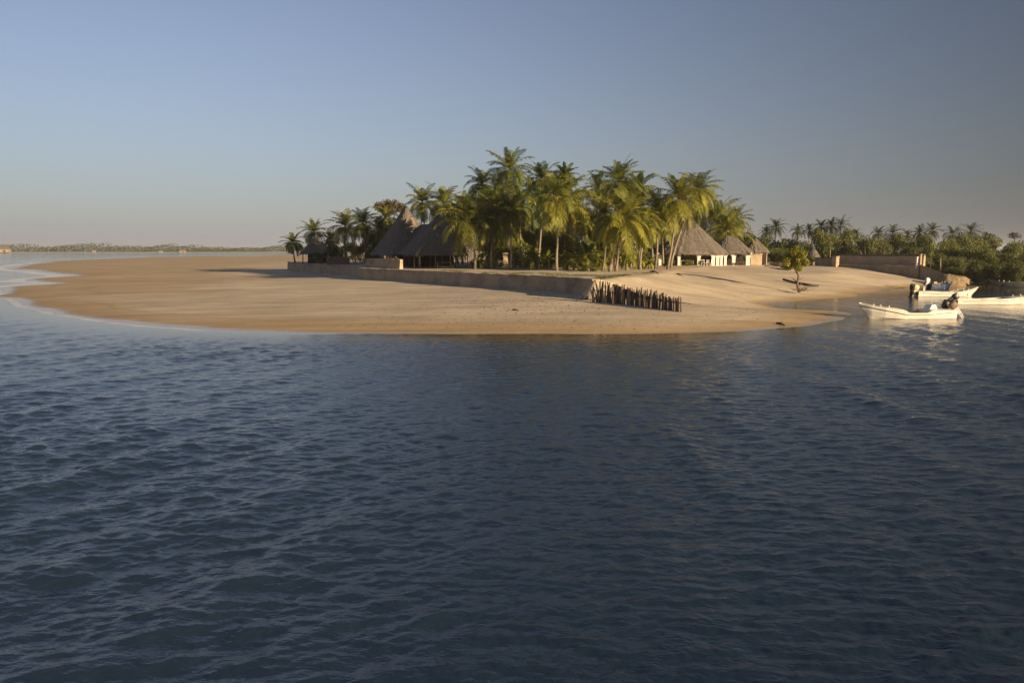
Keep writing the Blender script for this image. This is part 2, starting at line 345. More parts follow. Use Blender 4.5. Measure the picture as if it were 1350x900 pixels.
# ------------------------------------------------------------------ water
def watermat():
    m = bpy.data.materials.new('sea water'); m.use_nodes = True; n, l = N(m); p = n['Principled BSDF']
    sh = n.new('ShaderNodeAttribute'); sh.attribute_name = 'shallow'; fo = n.new('ShaderNodeAttribute'); fo.attribute_name = 'foam'
    mx = n.new('ShaderNodeMix'); mx.data_type = 'RGBA'
    mx.inputs['A'].default_value = (.012, .023, .039, 1); mx.inputs['B'].default_value = (.13, .095, .045, 1)
    l.new(sh.outputs['Fac'], mx.inputs['Factor'])
    geo = n.new('ShaderNodeNewGeometry')
    fn = n.new('ShaderNodeTexNoise'); fn.inputs['Scale'].default_value = .9; fn.inputs['Detail'].default_value = 6; fn.inputs['Roughness'].default_value = .7
    fm = n.new('ShaderNodeMapping'); fm.inputs['Scale'].default_value = (.35, 1, 1)
    l.new(geo.outputs['Position'], fm.inputs[0]); l.new(fm.outputs[0], fn.inputs['Vector'])
    ad = n.new('ShaderNodeMath'); ad.operation = 'ADD'; l.new(fo.outputs['Fac'], ad.inputs[0]); l.new(fn.outputs['Fac'], ad.inputs[1])
    fr = n.new('ShaderNodeMapRange'); fr.inputs['From Min'].default_value = .95; fr.inputs['From Max'].default_value = 1.35; fr.inputs['To Max'].default_value = .8
    l.new(ad.outputs[0], fr.inputs['Value'])
    m2 = n.new('ShaderNodeMix'); m2.data_type = 'RGBA'; m2.inputs['B'].default_value = (.72, .74, .75, 1)
    l.new(fr.outputs[0], m2.inputs['Factor']); l.new(mx.outputs['Result'], m2.inputs['A']); l.new(m2.outputs['Result'], p.inputs['Base Color'])
    ro = n.new('ShaderNodeMapRange'); ro.inputs['To Min'].default_value = .07; ro.inputs['To Max'].default_value = .6
    l.new(fr.outputs[0], ro.inputs['Value']); l.new(ro.outputs[0], p.inputs['Roughness'])
    p.inputs['IOR'].default_value = 1.34; p.inputs['Specular IOR Level'].default_value = .56
    h = None
    for sc, st, amp in [(2.6, (1, 1.6, 1), .55), (6.5, (1, 1.4, 1), .34), (15, (1, 1.3, 1), .12), (.9, (1, 1.6, 1), .5)]:
        t = n.new('ShaderNodeTexNoise'); t.inputs['Scale'].default_value = sc; t.inputs['Detail'].default_value = 3
        mp = n.new('ShaderNodeMapping'); mp.inputs['Scale'].default_value = st; mp.inputs['Rotation'].default_value = (0, 0, .2)
        l.new(geo.outputs['Position'], mp.inputs[0]); l.new(mp.outputs[0], t.inputs['Vector'])
        k = n.new('ShaderNodeMath'); k.operation = 'MULTIPLY'; k.inputs[1].default_value = amp; l.new(t.outputs['Fac'], k.inputs[0])
        if h is None: h = k
        else:
            a = n.new('ShaderNodeMath'); a.operation = 'ADD'; l.new(h.outputs[0], a.inputs[0]); l.new(k.outputs[0], a.inputs[1]); h = a
    bp = n.new('ShaderNodeBump'); bp.inputs['Strength'].default_value = 1.0; bp.inputs['Distance'].default_value = .068
    ca = n.new('ShaderNodeAttribute'); ca.attribute_name = 'chop'
    k = n.new('ShaderNodeMath'); k.operation = 'MULTIPLY'; l.new(h.outputs[0], k.inputs[0]); l.new(ca.outputs['Fac'], k.inputs[1])
    l.new(k.outputs[0], bp.inputs['Height']); l.new(bp.outputs[0], p.inputs['Normal'])
    return m
M_water = watermat()
aw = np.concatenate([np.linspace(-180, -46, 60)[:-1], np.linspace(-46, 46, 640), np.linspace(46, 180, 60)[1:]]) * math.pi / 180
rw = np.concatenate([[.3, 1.5, 3], 4.5 * np.exp(np.linspace(0, math.log(75 / 4.5), 1000))[:-1], 75 * np.exp(np.linspace(0, math.log(300 / 75), 200))[:-1],
                     300 * np.exp(np.linspace(0, math.log(9000 / 300), 90))])
A_, R_ = np.meshgrid(aw, rw); X, Y = R_ * np.sin(A_), R_ * np.cos(A_)
step = np.maximum(np.gradient(rw)[:, None], R_ * np.gradient(aw)[None, :] * .7)
BZ = np.full(X.shape, -3.0); near = (R_ > 34) & (R_ < 1100) & (np.abs(A_) < 1.3)
BZ[near] = beach(X[near], Y[near])
depth = np.maximum(0, -BZ)
calm = sstep(18, 36, X) * sstep(48, 66, Y)                         # sheltered lagoon with the boats
lee = sstep(0, .5, depth) * (1 - .72 * calm) * (1 - .35 * sstep(20, 55, Y) * sstep(-60, 0, X))
rng = np.random.default_rng(11)
Zw = np.zeros(X.shape)
for i in range(130):
    lam = .2 * (1.5 / .2) ** (rng.random() ** 1.1)
    th = rng.normal(-90 + 14, 30) * math.pi / 180
    k = 2 * math.pi / lam
    amp = .0033 * lam ** .9 * rng.uniform(.5, 1.4) * (1.1 if lam < .85 else .6)
    fade = np.clip((lam / step - 2.0) / 2.0, 0, 1)
    wob = vnoise(X, Y, 9 + 3 * (i % 4), i * .37) * 1.6
    Zw += amp * fade * np.sin(k * (X * math.cos(th) + Y * math.sin(th)) + rng.uniform(0, 6.28) + wob)
# wake trains spreading left and right of the vessel
xa = .46 * (Y - 45) + 7
lm = sstep(3, -6, X) ; rm = sstep(0, 6, X)
for lam, amp, dth, msk, base in [(2.6, .045, 0, lm, 155), (1.7, .022, 9, lm, 155), (3.9, .04, -5, lm, 155), (2.9, .036, 0, rm, 8), (1.9, .018, -8, rm, 8), (4.4, .034, 6, rm, 8)]:
    th = (base + dth) * math.pi / 180; k = 2 * math.pi / lam; fade = np.clip((lam / step - 2.2) / 2.2, 0, 1)
    s = np.sin(k * (X * math.cos(th) + Y * math.sin(th)) + vnoise(X, Y, 14, lam) * 2.6)
    Zw += .55 * amp * fade * msk * (s + .35 * s * s) * (.55 + .9 * (vnoise(X, Y, 10, lam * 3) + .5))
patch = .72 + 1.0 * np.clip(vnoise(X, Y, 17, 3.1) + .6 * vnoise(X, Y, 6.5, 7.7) + .25, 0, .75)     # cat's paws and slicks
Zw *= lee * patch
shore_mask = sstep(.02, .35, depth)
shallow = np.exp(-depth / .32) * .9
leftm = sstep(5, -25, X)
foam = (.8 * np.exp(-((depth - .03) / .05) ** 2)) * (.35 + .65 * leftm) * (np.abs(BZ) < .4)
bay = sstep(-50, -62, X) * sstep(80, 95, Y) * sstep(340, 240, Y)
foam += bay * (.22 + .42 * np.clip(np.sin(depth * 24 + vnoise(X, Y, 15) * 5), 0, 1)) * (depth < .75)
foam += leftm * sstep(60, 68, R_) * .42 * np.exp(-((depth - .30) / .1) ** 2) * (vnoise(X, Y, 16, 2) > -.05) * (R_ < 120)
chop = (lee * .8 + .12) * (.55 + .45 * patch)
prop(np_grid('sea_water', X, Y, Zw, M_water, attrs={'shallow': shallow, 'foam': foam, 'chop': chop}), kind='structure')

# ------------------------------------------------------------------ foliage generators
def leaf_cloud(mb, rg, lobes, n, size, up=.25, tb=0.0):
    wts = np.array([l[3] * l[4] * l[5] for l in lobes]) ** (2 / 3); wts /= wts.sum()
    for i in range(n):
        L = lobes[rg.choices(range(len(lobes)), wts)[0]]
        while True:
            d = Vector((rg.gauss(0, 1), rg.gauss(0, 1), rg.gauss(0, 1)))
            if d.length > .1: break
        d.normalize(); r = rg.random() ** .33 * rg.choice((1, 1, 1, .85, 1.12))
        c = Vector((L[0] + d.x * L[3] * r, L[1] + d.y * L[4] * r, L[2] + d.z * L[5] * r))
        nn = (d * .6 + Vector((rg.gauss(0, .6), rg.gauss(0, .6), rg.gauss(0, .6) + up))).normalized()
        a = nn.orthogonal().normalized(); a = Matrix.Rotation(rg.uniform(0, 6.3), 3, nn) @ a; b = nn.cross(a)
        s = size * rg.uniform(.6, 1.4); w_ = s * rg.uniform(.45, .8)
        bend = nn * s * rg.uniform(-.3, .1)
        mb.add([c - a * s + bend, c - b * w_ * .7, c + a * s + bend, c + b * w_ * .7], [(0, 1, 2, 3)],
               min(1, max(0, rg.gauss(.42 + tb, .22))))
def stems(mb, rg, top, n, r0, spread, zb=0.0):
    for i in range(n):
        a = rg.uniform(0, 6.28); t = Vector((math.cos(a) * spread, math.sin(a) * spread, top))
        b = Vector((math.cos(a) * spread * .15, math.sin(a) * spread * .15, zb))
        mid = (b + t) / 2 + Vector((rg.uniform(-.15, .15) * spread, rg.uniform(-.15, .15) * spread, 0))
        mb.tube([b, mid, t], [r0, r0 * .7, r0 * .35], 6)

def crown_palm(rg, Rf, nfr, yellow, up, m, droop=1.0, nl=30, wind=0.0):
    mb = MB(); ph = rg.uniform(0, 6.28)
    for i in range(nfr):
        u = (i + .5) / nfr
        az = ph + i * 2.39996 + rg.uniform(-.25, .25)
        e0 = R(82 - 118 * u ** (1.05 / up)) + rg.uniform(-.14, .14)
        Lf = Rf * rg.uniform(.82, 1.08) * (.82 if u < .12 else 1)
        dr = R(rg.uniform(62, 105)) * droop * (.45 + .75 * min(1, u * 1.6))
        h = Vector((math.cos(az), math.sin(az), 0)); tw = rg.uniform(-.5, .5)
        pts = [Vector((0, 0, 0))]; dirs = []; S = 9
        for k in range(S):
            s = (k + .5) / S; e = max(e0 - dr * s ** 1.4, R(-86))
            az2 = az + tw * s * .5
            d = Vector((math.cos(az2) * math.cos(e) + wind * s * .35, math.sin(az2) * math.cos(e), math.sin(e))).normalized(); dirs.append(d)
            pts.append(pts[-1] + d * (Lf / S))
        tint = min(1, max(0, rg.gauss(.18 + yellow * (.25 + .65 * u), .22)))
        # rachis
        for k in range(S):
            d = dirs[k]; sd = d.cross(Vector((0, 0, 1)))
            sd = sd.normalized() if sd.length > .05 else h.cross(Vector((0, 0, 1)))
            w0 = .045 * (1 - k / S) + .012; w1 = .045 * (1 - (k + 1) / S) + .012
            mb.add([pts[k] - sd * w0, pts[k] + sd * w0, pts[k+1] + sd * w1, pts[k+1] - sd * w1], [(0, 1, 2, 3)], min(1, tint + .25))
        for j in range(nl):
            s = .10 + .9 * (j + .5) / nl; q = s * S; k = min(S - 1, int(q)); p = pts[k].lerp(pts[k+1], q - k); d = dirs[k]
            sd = d.cross(Vector((0, 0, 1))); sd = sd.normalized() if sd.length > .05 else h.cross(Vector((0, 0, 1)))
            upv = sd.cross(d).normalized()
            ll = Lf * .27 * (math.sin(math.pi * (.12 + .80 * s)) ** .8) * rg.uniform(.7, 1.25)
            for sg in (-1, 1):
                hang = rg.uniform(.15, .6) + .5 * u
                v = (sd * sg + d * .65 + upv * .15).normalized()
                mid = p + v * ll * .5 - Vector((0, 0, 1)) * ll * .12 * hang
                tip = p + v * ll * .85 - Vector((0, 0, 1)) * ll * .75 * hang
                wd = d * (.036 * Rf / 4 + (.012 if Rf > 2.9 else .03)) * rg.uniform(.55, 1.35)
                mb.add([p - wd * .6, p + wd * .6, mid + wd, tip, mid - wd], [(0, 1, 2, 4), (4, 2, 3)], min(1, max(0, tint + rg.gauss(0, .11))))
    return mb
def dead_skirt(rg, Rf, n):
    mb = MB(); n = int(n * 1.9)
    for i in range(n):
        az = rg.uniform(0, 6.28); Lf = Rf * rg.uniform(.5, .95); e = R(rg.uniform(-70, -35)); p = Vector((0, 0, -.1)); S = 5
        t = rg.random()
        for k in range(S):
            e2 = max(e - R(14) * k, R(-88)); d = Vector((math.cos(az) * math.cos(e2), math.sin(az) * math.cos(e2), math.sin(e2)))
            q = p + d * Lf / S; sd = Vector((-math.sin(az), math.cos(az), 0))
            for sg in (-1, 1):
                for _ in range(3):
                    a = p.lerp(q, rg.random()); ll = Lf * .2 * rg.uniform(.6, 1.2)
                    tip = a + sd * sg * ll * rg.uniform(.2, .6) + d * ll * .5 - Vector((0, 0, ll * rg.uniform(.4, 1)))
                    mb.add([a, a + d * .12, tip], [(0, 1, 2)], t)
            mb.add([p - sd * .03, p + sd * .03, q + sd * .03, q - sd * .03], [(0, 1, 2, 3)], t); p = q
    return mb
def palm(base, top, Rf, seed, label, group, nfr=26, yellow=.6, dead=0, up=1.0, m=None, droop=1.0, lean=0.15, nuts=True, name='coconut_palm', wind=0.0, nl=30):
    rg = random.Random(seed); m = m or M_frond
    root = empty(name, base, label, 'palm tree', group)
    v = Vector(top) - Vector(base); hN = v.length
    side = Vector((rg.uniform(-1, 1), rg.uniform(-1, 1), 0)) * lean * hN * .3
    pts = []; rad = []
    for k in range(11):
        t = k / 10; pts.append(Vector((v.x * t ** 1.4, v.y * t ** 1.4, v.z * t)) + side * math.sin(math.pi * t) * (1 - t)); rad.append(  .10 + .09 * (1 - t) ** 5 + .03 * (1 - t) + .006 * (k % 2))
    rad[-1] = .13
    MB().tube(pts, rad, 9).build('trunk', M_trunk, root, True)
    crown_palm(rg, Rf, nfr, yellow, up, m, droop, nl, wind).build('crown', m, root, loc=v)
    if dead: dead_skirt(rg, Rf, dead).build('dead_fronds', M_dead, root, loc=v)
    if nuts and Rf > 2.6:
        nb = MB(); nb.tube([(0, 0, -.62), (0, 0, -.4), (0, 0, -.1)], [.08, .24, .16], 8)
        for i in range(9):
            a = rg.uniform(0, 6.28); r = rg.uniform(.2, .42); c = Vector((math.cos(a) * r, math.sin(a) * r, rg.uniform(-.55, -.2)))
            nb.tube([c + Vector((0, 0, -.14)), c + Vector((0, 0, -.08)), c, c + Vector((0, 0, .08)), c + Vector((0, 0, .14))], [.03, .1, .125, .1, .03], 7)
        nb.build('coconuts', M_pale, root, True, loc=v)
    return root
ISL = 'coconut palms on the walled island'
# crown px, crown py, crown radius px, distance, base px, yellow, dead, fronds, upright, droop, label
PALMS = [
 (386,317,15,153,389,.15,0,20,1.1,.9,'small dark palm standing alone at the far left tip of the island wall'),
 (414,303,19,153,418,.55,0,24,1.0,1.0,'short pale palm rising behind the small thatched hut on the left'),
 (436,314,15,152,436,.4,0,20,1.0,1.1,'low palm just right of the small thatched hut on the left'),
 (455,296,25,138,452,.75,6,26,1.0,1.05,'short yellowish palm with an orange trunk left of the double peaked roof'),
 (478,292,24,142,482,.2,4,26,1.0,1.1,'dark palm between the orange trunked palm and the double peaked roof'),
 (500,300,20,140,500,.35,2,24,.9,1.2,'low bushy palm tight against the left slope of the double peaked roof'),
 (557,264,25,133,561,.55,3,26,1.0,1.0,'palm rising between the two peaks of the thatched roof, left of its pair'),
 (585,266,29,130,588,.8,5,28,.95,1.1,'yellow palm with glowing stalks just right of the second thatch peak'),
 (602,280,22,128,604,.6,2,24,.9,1.2,'low palm crown spilling over the right slope of the double peaked roof'),
 (636,240,25,118,634,.5,4,26,1.0,1.05,'slender tall palm left of the tallest palm, bare trunk showing'),
 (620,293,42,102,626,.45,8,30,.85,1.15,'broad low palm with drooping fronds before the double peaked thatched roof'),
 (672,221,31,112,669,.35,6,28,1.1,.95,'tallest palm of the grove with long level fronds'),
 (656,262,28,106,650,.3,14,24,.9,1.15,'dark palm with brown fronds hanging under the tallest palm'),
 (684,264,28,104,690,.1,22,22,.9,1.2,'shaggy brown palm with a heavy skirt of dead fronds right of the tallest'),
 (714,233,26,113,712,.3,14,26,1.05,1.0,'tall palm right of the tallest one with dead brown fronds below its crown'),
 (716,268,26,106,708,.15,20,22,.9,1.2,'brown skirted palm standing directly behind the big bright drooping palm'),
 (745,229,18,126,747,.3,0,22,1.1,.9,'small dark crown poking up behind the big bright drooping palm'),
 (741,262,44,95,734,.75,7,32,.95,1.15,'big bright palm with a yellow frond hanging down beside its straight trunk'),
 (769,290,24,108,765,.4,4,24,.9,1.2,'middle height palm in the gap between the two brightest palm clusters'),
 (789,247,25,112,781,.55,5,26,1.0,1.05,'slim palm with a pale curved trunk left of the spiky right cluster'),
 (816,236,34,104,806,.55,4,30,1.15,.9,'tall palm with spiky upright fronds topping the right cluster'),
 (843,246,25,110,838,.35,3,26,1.05,1.0,'dark palm behind the right shoulder of the spiky upright palm'),
 (822,288,44,92,804,.9,5,32,.95,1.15,'large low golden palm with pale trunks right above the end of the wall'),
 (848,292,28,100,843,.7,2,26,.9,1.2,'golden palm touching the right side of the large low golden palm'),
 (866,274,29,104,864,.75,4,26,1.0,1.1,'palm on a straight dark trunk left of the pair of leaning palms'),
 (895,260,39,103,880,.85,6,32,1.05,1.0,'big leaning palm with a pale curved trunk before the white pillared hut'),
 (921,247,30,110,884,.45,3,28,1.1,.95,'second leaning palm, farther back, its fronds arching right over the thatch'),
 (947,284,33,140,946,.7,4,28,1.0,1.1,'palm behind the right slope of the white pillared hut, pale midribs showing'),
 (966,290,25,146,968,.35,2,26,1.0,1.1,'darker palm farther right behind the low roof of the white pillared hut'),
 (957,303,33,134.6,957,.85,2,28,.9,1.2,'low golden palm hanging over the ridge of the white pillared hut'),
]
for i, (cx, cy, r, D, bx, ye, de, nf, up, drp, lb) in enumerate(PALMS):
    palm(gp(bx, D), atD(cx, cy + 3, D), r * 1.26 * D / F, 100 + i, lb, ISL, int(nf * 1.3), ye, de, up, None, drp, wind=.25 if cx > 700 else 0)
for i, (cx, cy, r, D) in enumerate([(652,284,30,104),(640,272,26,108),(672,278,28,101),(648,300,30,120),(668,305,28,112),(690,300,30,121),(705,305,26,116),(722,298,28,124),(745,302,28,118),(760,275,26,126),(775,300,26,122),(795,285,28,120),(812,300,28,114),
 (838,275,28,124),(856,298,26,112),(872,295,24,122),(885,282,26,126),(612,275,26,132),(635,275,26,126),(660,245,22,132),(700,255,24,134),(730,250,24,136),(830,255,24,132),(925,275,26,144),(508,288,20,145)]):
    palm(gp(cx + (i * 7) % 9 - 4, D), atD(cx, cy, D), r * 1.34 * D / F, 700 + i, 'shaded palm in the crowded heart of the grove, overlapped by nearer crowns', 'inner palms of the grove', 26, .35, 4 if i % 2 else 0, .95, None, 1.15, nuts=False)
# young palms in the grove
YP = [(775,336,20,97,'young stemless palm between the big bright palm and the wall end'),(708,340,18,108,'young palm with splayed fronds at the foot of the brown skirted palm'),
 (755,335,20,112,'young palm behind the straight trunk of the big bright palm'),(645,334,18,106,'young palm under the broad low palm near the roof posts'),
 (832,328,17,110,'young palm in the shade of the large low golden palm'),(690,325,22,118,'young dark palm behind the tan pillar in the grove')]
for i, (cx, cy, r, D, lb) in enumerate(YP):
    b = gp(cx, D); palm(b, (b[0], b[1], max(b[2] + .4, atD(cx, cy, D)[2])), r * 1.3 * D / F, 300 + i, lb, 'young palms in the grove', 18, .55, 0, 1.1, None, .9, nuts=False, name='young_palm')
for i, (cx, cy, r, D) in enumerate([(700,338,15,101),(722,342,13,106),(748,343,14,100),(764,346,12,96),(790,340,15,101),(826,340,14,97),(842,342,13,103),(856,345,11,106),(662,345,12,112),(680,343,13,114),(718,330,18,116),(738,335,16,118),(805,332,18,108)]):
    b = gp(cx, D); palm(b, (b[0], b[1], max(b[2] + .3, atD(cx, cy, D)[2])), r * 1.3 * D / F, 800 + i, 'young palm in the light green undergrowth between the grove trunks', 'undergrowth palms of the grove', 16, .75, 0, 1.1, None, .95, nuts=False, name='young_palm')
# extra thin trunks with their own small crowns right above the end of the wall
for i, (bx, cx, cy, D) in enumerate([(795, 800, 300, 95), (812, 818, 303, 94), (844, 850, 305, 99)]):
    palm(gp(bx, D), atD(cx, cy, D), 24 * D / F, 330 + i, ['slim pale trunked palm leftmost of three beneath the large golden palm', 'slim palm in the middle of three beneath the large golden palm', 'slim palm rightmost of three beneath the large golden palm'][i], ISL, 20, .8, 1, .9, None, 1.25, nuts=False)

FARP = [(1023,300,15,160,'dark palm rising alone behind the small tan walled hut'),(1010,306,11,170,'small far palm just left of the lone dark palm behind the tan hut'),
 (1052,305,12,172,'leftmost of the row of dark palms behind the long low wall'),(1067,304,11,175,'second palm in the row behind the low wall, slightly lower'),
 (1083,299,13,172,'third palm in the row behind the low wall'),(1096,298,13,170,'fourth palm in the row, close beside the tallest of them'),
 (1109,297,15,168,'tallest palm of the row behind the left half of the low wall'),(1128,309,10,178,'little palm crown half sunk in the thicket right of the row'),
 (1158,308,12,172,'palm standing above the mangroves over the middle of the low wall'),(1177,308,14,168,'round crowned palm above the mangroves, right of the wall middle'),
 (1197,310,10,180,'faint palm between two bigger ones above the right half of the wall'),(1212,307,12,172,'palm above the mangroves straight over the right end of the wall'),
 (1229,304,13,170,'palm with a windswept crown right of the wall end'),(1256,309,14,165,'palm left of the tallest palm above the mangroves'),
 (1280,305,17,160,'tallest palm above the mangroves on the right, fronds bending right'),(1299,317,13,158,'low palm just right of the tallest mangrove palm')]
for i, (cx, cy, r, D, lb) in enumerate(FARP):
    palm(gp(cx - 2, D), atD(cx, cy, D), r * 1.22 * D / F, 400 + i, lb, 'palms above the mangroves', 22, .25, 3, 1.0, M_frondfar, 1.0, nuts=False, wind=.5, nl=16)

# ------------------------------------------------------------------ broad leaved trees, mangroves and shrubs
def unit_tree(seed, m, n, size, low=True, name='crown'):
    rg = random.Random(seed); mb = MB(); lobes = []
    for i in range(15):
        a = rg.uniform(0, 6.28); d = rg.uniform(.1, .75); z = rg.uniform(.18 if low else .5, .86 - .2 * d)
        s = rg.uniform(.18, .36); lobes.append((math.cos(a) * d, math.sin(a) * d, z, s, s, s * rg.uniform(.5, .75)))
    lobes.append((rg.uniform(-.2, .2), rg.uniform(-.2, .2), .75, .36, .36, .25))
    leaf_cloud(mb, rg, lobes, n, size)
    st = MB(); stems(st, rg, .62, 5, .03, .4)
    return mb.mesh(name, m), st.mesh('trunk', M_bark, True)
MT = [unit_tree(500 + i, M_mang, 6500, .034) for i in range(5)]
SH = [unit_tree(520 + i, M_leaf, 4200, .042) for i in range(4)]
def tree(name, px, topy, D, rpx, lib, i, label, cat, group, zoff=0):
    b = gp(px, D); t = atD(px, topy, D); h = max(1.0, t[2] - b[2]); r = rpx * D / F * 1.25
    root = empty(name, (b[0], b[1], b[2] - .1 + zoff), label, cat, group, rz=i * 1.9, scale=(r, r, h / 1.0))
    cm, sm = lib[i % len(lib)]
    link('crown', cm, root); link('trunk', sm, root)
    return root
MG = 'mangroves on the right bank'
FM = [(1240,333,123,19,'mangrove bush behind the poles on the ramp'),(1262,337,117,22,'mangrove right behind the tan coral rock'),(1290,341,113,21,'waterside mangrove just right of the tan coral rock'),
 (1314,344,111,20,'waterside mangrove above the bow of the dark boat'),(1340,341,110,22,'waterside mangrove overhanging the middle of the dark boat'),(1368,338,110,24,'waterside mangrove cut by the right picture edge'),
 (1402,336,112,26,'waterside mangrove farthest right on the bank'),(1226,322,131,20,'mangrove crown above the right end post of the low wall'),(1252,320,131,20,'mangrove crown behind the tall thin pole on the ramp'),
 (1276,322,128,22,'mangrove crown under the tallest palm above the thicket'),(1302,328,126,22,'mangrove crown in the second row above the dark boat bow'),(1330,331,124,24,'mangrove crown below the leafless round topped tree'),
 (1360,328,124,24,'second row mangrove crown at the right picture edge'),(1200,321,139,22,'mangrove crown above the right third of the low wall')]
for i, (px, ty, D, r, lb) in enumerate(FM): tree('mangrove_tree', px, ty, D, r, MT, i, lb, 'mangrove', MG)
i = 20
for px in range(1072, 1420, 21):
    tree('mangrove_tree', px + (i * 7) % 9, 303 + (i * 5) % 11 + max(0, px - 1290) * .22 - (4 if px < 1130 else 0), 146 + (i * 11) % 9, 19 + (i * 3) % 6, MT, i, 'mangrove crown in the unbroken back row of the thicket behind wall and palms', 'mangrove', MG); i += 1
SHR = [(986,303,158,22,'green tree directly behind the small tan walled hut'),(1008,308,156,20,'green tree right of the tan walled hut roof'),(1034,312,154,22,'green tree behind the row of far palms, left end'),
 (1056,316,150,20,'dark tree behind the yellow leaved lone tree'),(968,305,162,18,'tree showing between the palms behind the low roof ridge'),
 (1022,325,140,15,'grey green shrub mass left of the lone tree, nearer the tan hut'),(1037,326,136,15,'grey green shrub mass directly behind the lone tree'),
 (515,285,148,22,'dark green tree left behind the first thatch peak'),(494,306,146,18,'dark shrub left of the first thatch slope'),(443,322,146,14,'dark shrub between the small hut and the orange trunked palm'),
 (468,318,142,18,'dark shrub under the short yellowish palm'),(420,331,143.6,12,'green hedge shrub in front of the small thatched hut'),(490,326,136,14,'dark shrub at the left corner of the double peaked roof'),
 (650,300,126,22,'dark shrub behind the broad low palm'),(690,318,110,18,'dark shrub right of the tan pillar in the grove'),(700,310,124,26,'dense dark foliage deep in the grove under the brown palms'),
 (745,305,126,22,'shrub deep in the grove behind the straight trunk'),(772,312,100,15,'olive bushy tree left of the slim pale trunks'),(790,318,112,18,'dark shrub behind the slim pale trunks'),
 (815,305,122,20,'dark shrub behind the large low golden palm'),(845,305,124,16,'shrub left of the white pillared hut'),(882,338,112,7,'small green bush at the foot of the leaning palms'),
 (907,341,122,7,'low green bush before the first arch of the white pillared hut'),(778,345,93,12,'olive shrub at the foot of the bushy tree above the wall'),(630,338,112,12,'small shrub among the roof posts'),
 (600,285,134,24,'dark tree behind the right slope of the double peaked roof'),(862,288,138,20,'dark tree behind the left slope of the white pillared hut'),(925,300,152,24,'tree behind the peak of the white pillared hut'),
 (670,272,134,26,'tall dark foliage behind the tallest palm trunk'),(730,272,136,26,'tall dark foliage behind the big bright palm'),(800,270,134,26,'tall dark foliage behind the spiky upright palm'),
 (1072,336,134,8,'small bush beside the grey conical hut')]
for i, (px, ty, D, r, lb) in enumerate(SHR): tree('shrub', px, ty, D, r, SH, i, lb, 'shrub', 'shrubs and trees on the island')
# dry crowned tree left of the first peak
b = gp(515, 150); t = atD(515, 264, 150); rg = random.Random(61)
root = empty('tree', b, 'brown crowned tree rising above the dark foliage left of the first thatch peak', 'tree')
mb = MB(); h = t[2] - b[2]
leaf_cloud(mb, rg, [(-1.9, 0, h - 1.2, 1.2, 1.2, 1.0), (-.6, .5, h - .8, 1.2, 1.2, 1.0), (.8, -.3, h - .9, 1.3, 1.2, 1.0), (2.1, 0, h - 1.3, 1.1, 1.2, 1.0), (0, 0, h - 1.8, 1.8, 1.5, 1.0)], 1500, .24)
mb.build('crown', M_doum, root)
st = MB(); st.tube([(0, 0, 0), (.1, 0, h * .5), (0, 0, h - 1.5)], [.25, .2, .1], 8); st.tube([(.05, 0, h * .6), (-1.6, 0, h - 1.2)], [.12, .05], 6); st.tube([(.05, 0, h * .6), (1.7, 0, h - 1.2)], [.12, .05], 6)
st.build('trunk', M_bark, root, True)
# leafless round topped tree on the far right
D = 150; b = gp(1335, D); t = atD(1335, 306, D); h = t[2] - b[2]; rg = random.Random(62)
root = empty('tree', b, 'bare round topped tree standing above the mangroves near the right picture edge', 'tree')
mb = MB(); leaf_cloud(mb, rg, [(-.5, 0, h - .6, .8, .8, .55), (.55, 0, h - .7, .75, .7, .5), (0, .2, h - .45, .7, .7, .5)], 380, .13); mb.build('crown', M_dead, root)
st = MB(); st.tube([(0, 0, 0), (0, 0, h * .7), (.05, 0, h - .8)], [.16, .12, .08], 7)
for k in range(9):
    a = rg.uniform(0, 6.28); r = rg.uniform(.5, 1.1); st.tube([(.03, 0, h - 1.4), (math.cos(a) * r * .6, math.sin(a) * r * .6, h - .8), (math.cos(a) * r, math.sin(a) * r, h - rg.uniform(.2, .6))], [.05, .03, .012], 5)
st.build('trunk', M_bark, root, True)
# lone yellow leaved tree on the beach
b = at(1054, 384, ground(*at(1054, 384, .5)[:2])); rg = random.Random(63); D = b[1]; k = D / F
root = empty('tree', b, 'lone leaning tree with a yellow green crown on the sand by the lagoon', 'tree')
mb = MB(); lobes = []
for (px, py, r) in [(1046,332,8),(1056,336,8),(1042,341,9),(1052,345,10),(1059,346,7),(1040,350,7),(1050,352,7),(1048,327,4),(1035,346,5)]:
    q = Vector(atD(px, py, D)) - Vector(b); lobes.append((q.x, q.y + rg.uniform(-.6, .6), q.z, r * k * .9, r * k * .9, r * k * .75))
leaf_cloud(mb, rg, lobes, 3600, .11, tb=.1); mb.build('crown', M_yleaf, root)
st = MB(); P = lambda px, py, dy=0: Vector(atD(px, py, D)) - Vector(b) + Vector((0, dy, 0))
st.tube([P(1054, 385), P(1051, 374), P(1053, 364), P(1050, 354), P(1049, 342)], [.2, .13, .12, .1, .04], 8)
for a, bb in [((1053, 364), (1043, 346)), ((1052, 362), (1059, 345)), ((1051, 374), (1060, 365)), ((1051, 372), (1043, 366)), ((1053, 378), (1062, 372))]:
    st.tube([P(*a), (P(*a) + P(*bb)) / 2 + Vector((0, .3, .1)), P(*bb)], [.06, .04, .02], 6)
st.build('trunk', M_bark, root, True)
br = MB()
for k2 in range(26):
    q = Vector((rg.uniform(-.6, .6), rg.uniform(-.5, .5), .15)); e = q + Vector((rg.uniform(-.9, .9), rg.uniform(-.5, .5), rg.uniform(.1, .8)))
    br.tube([q, (q + e) / 2 + Vector((0, 0, .08)), e], [.03, .02, .008], 5)
o = br.build('dry_brush', M_wood, None, loc=Vector(b) + Vector((.1, -.3, -.1))); prop(o, 'tangle of dry brown branches heaped at the foot of the lone tree', 'brushwood')

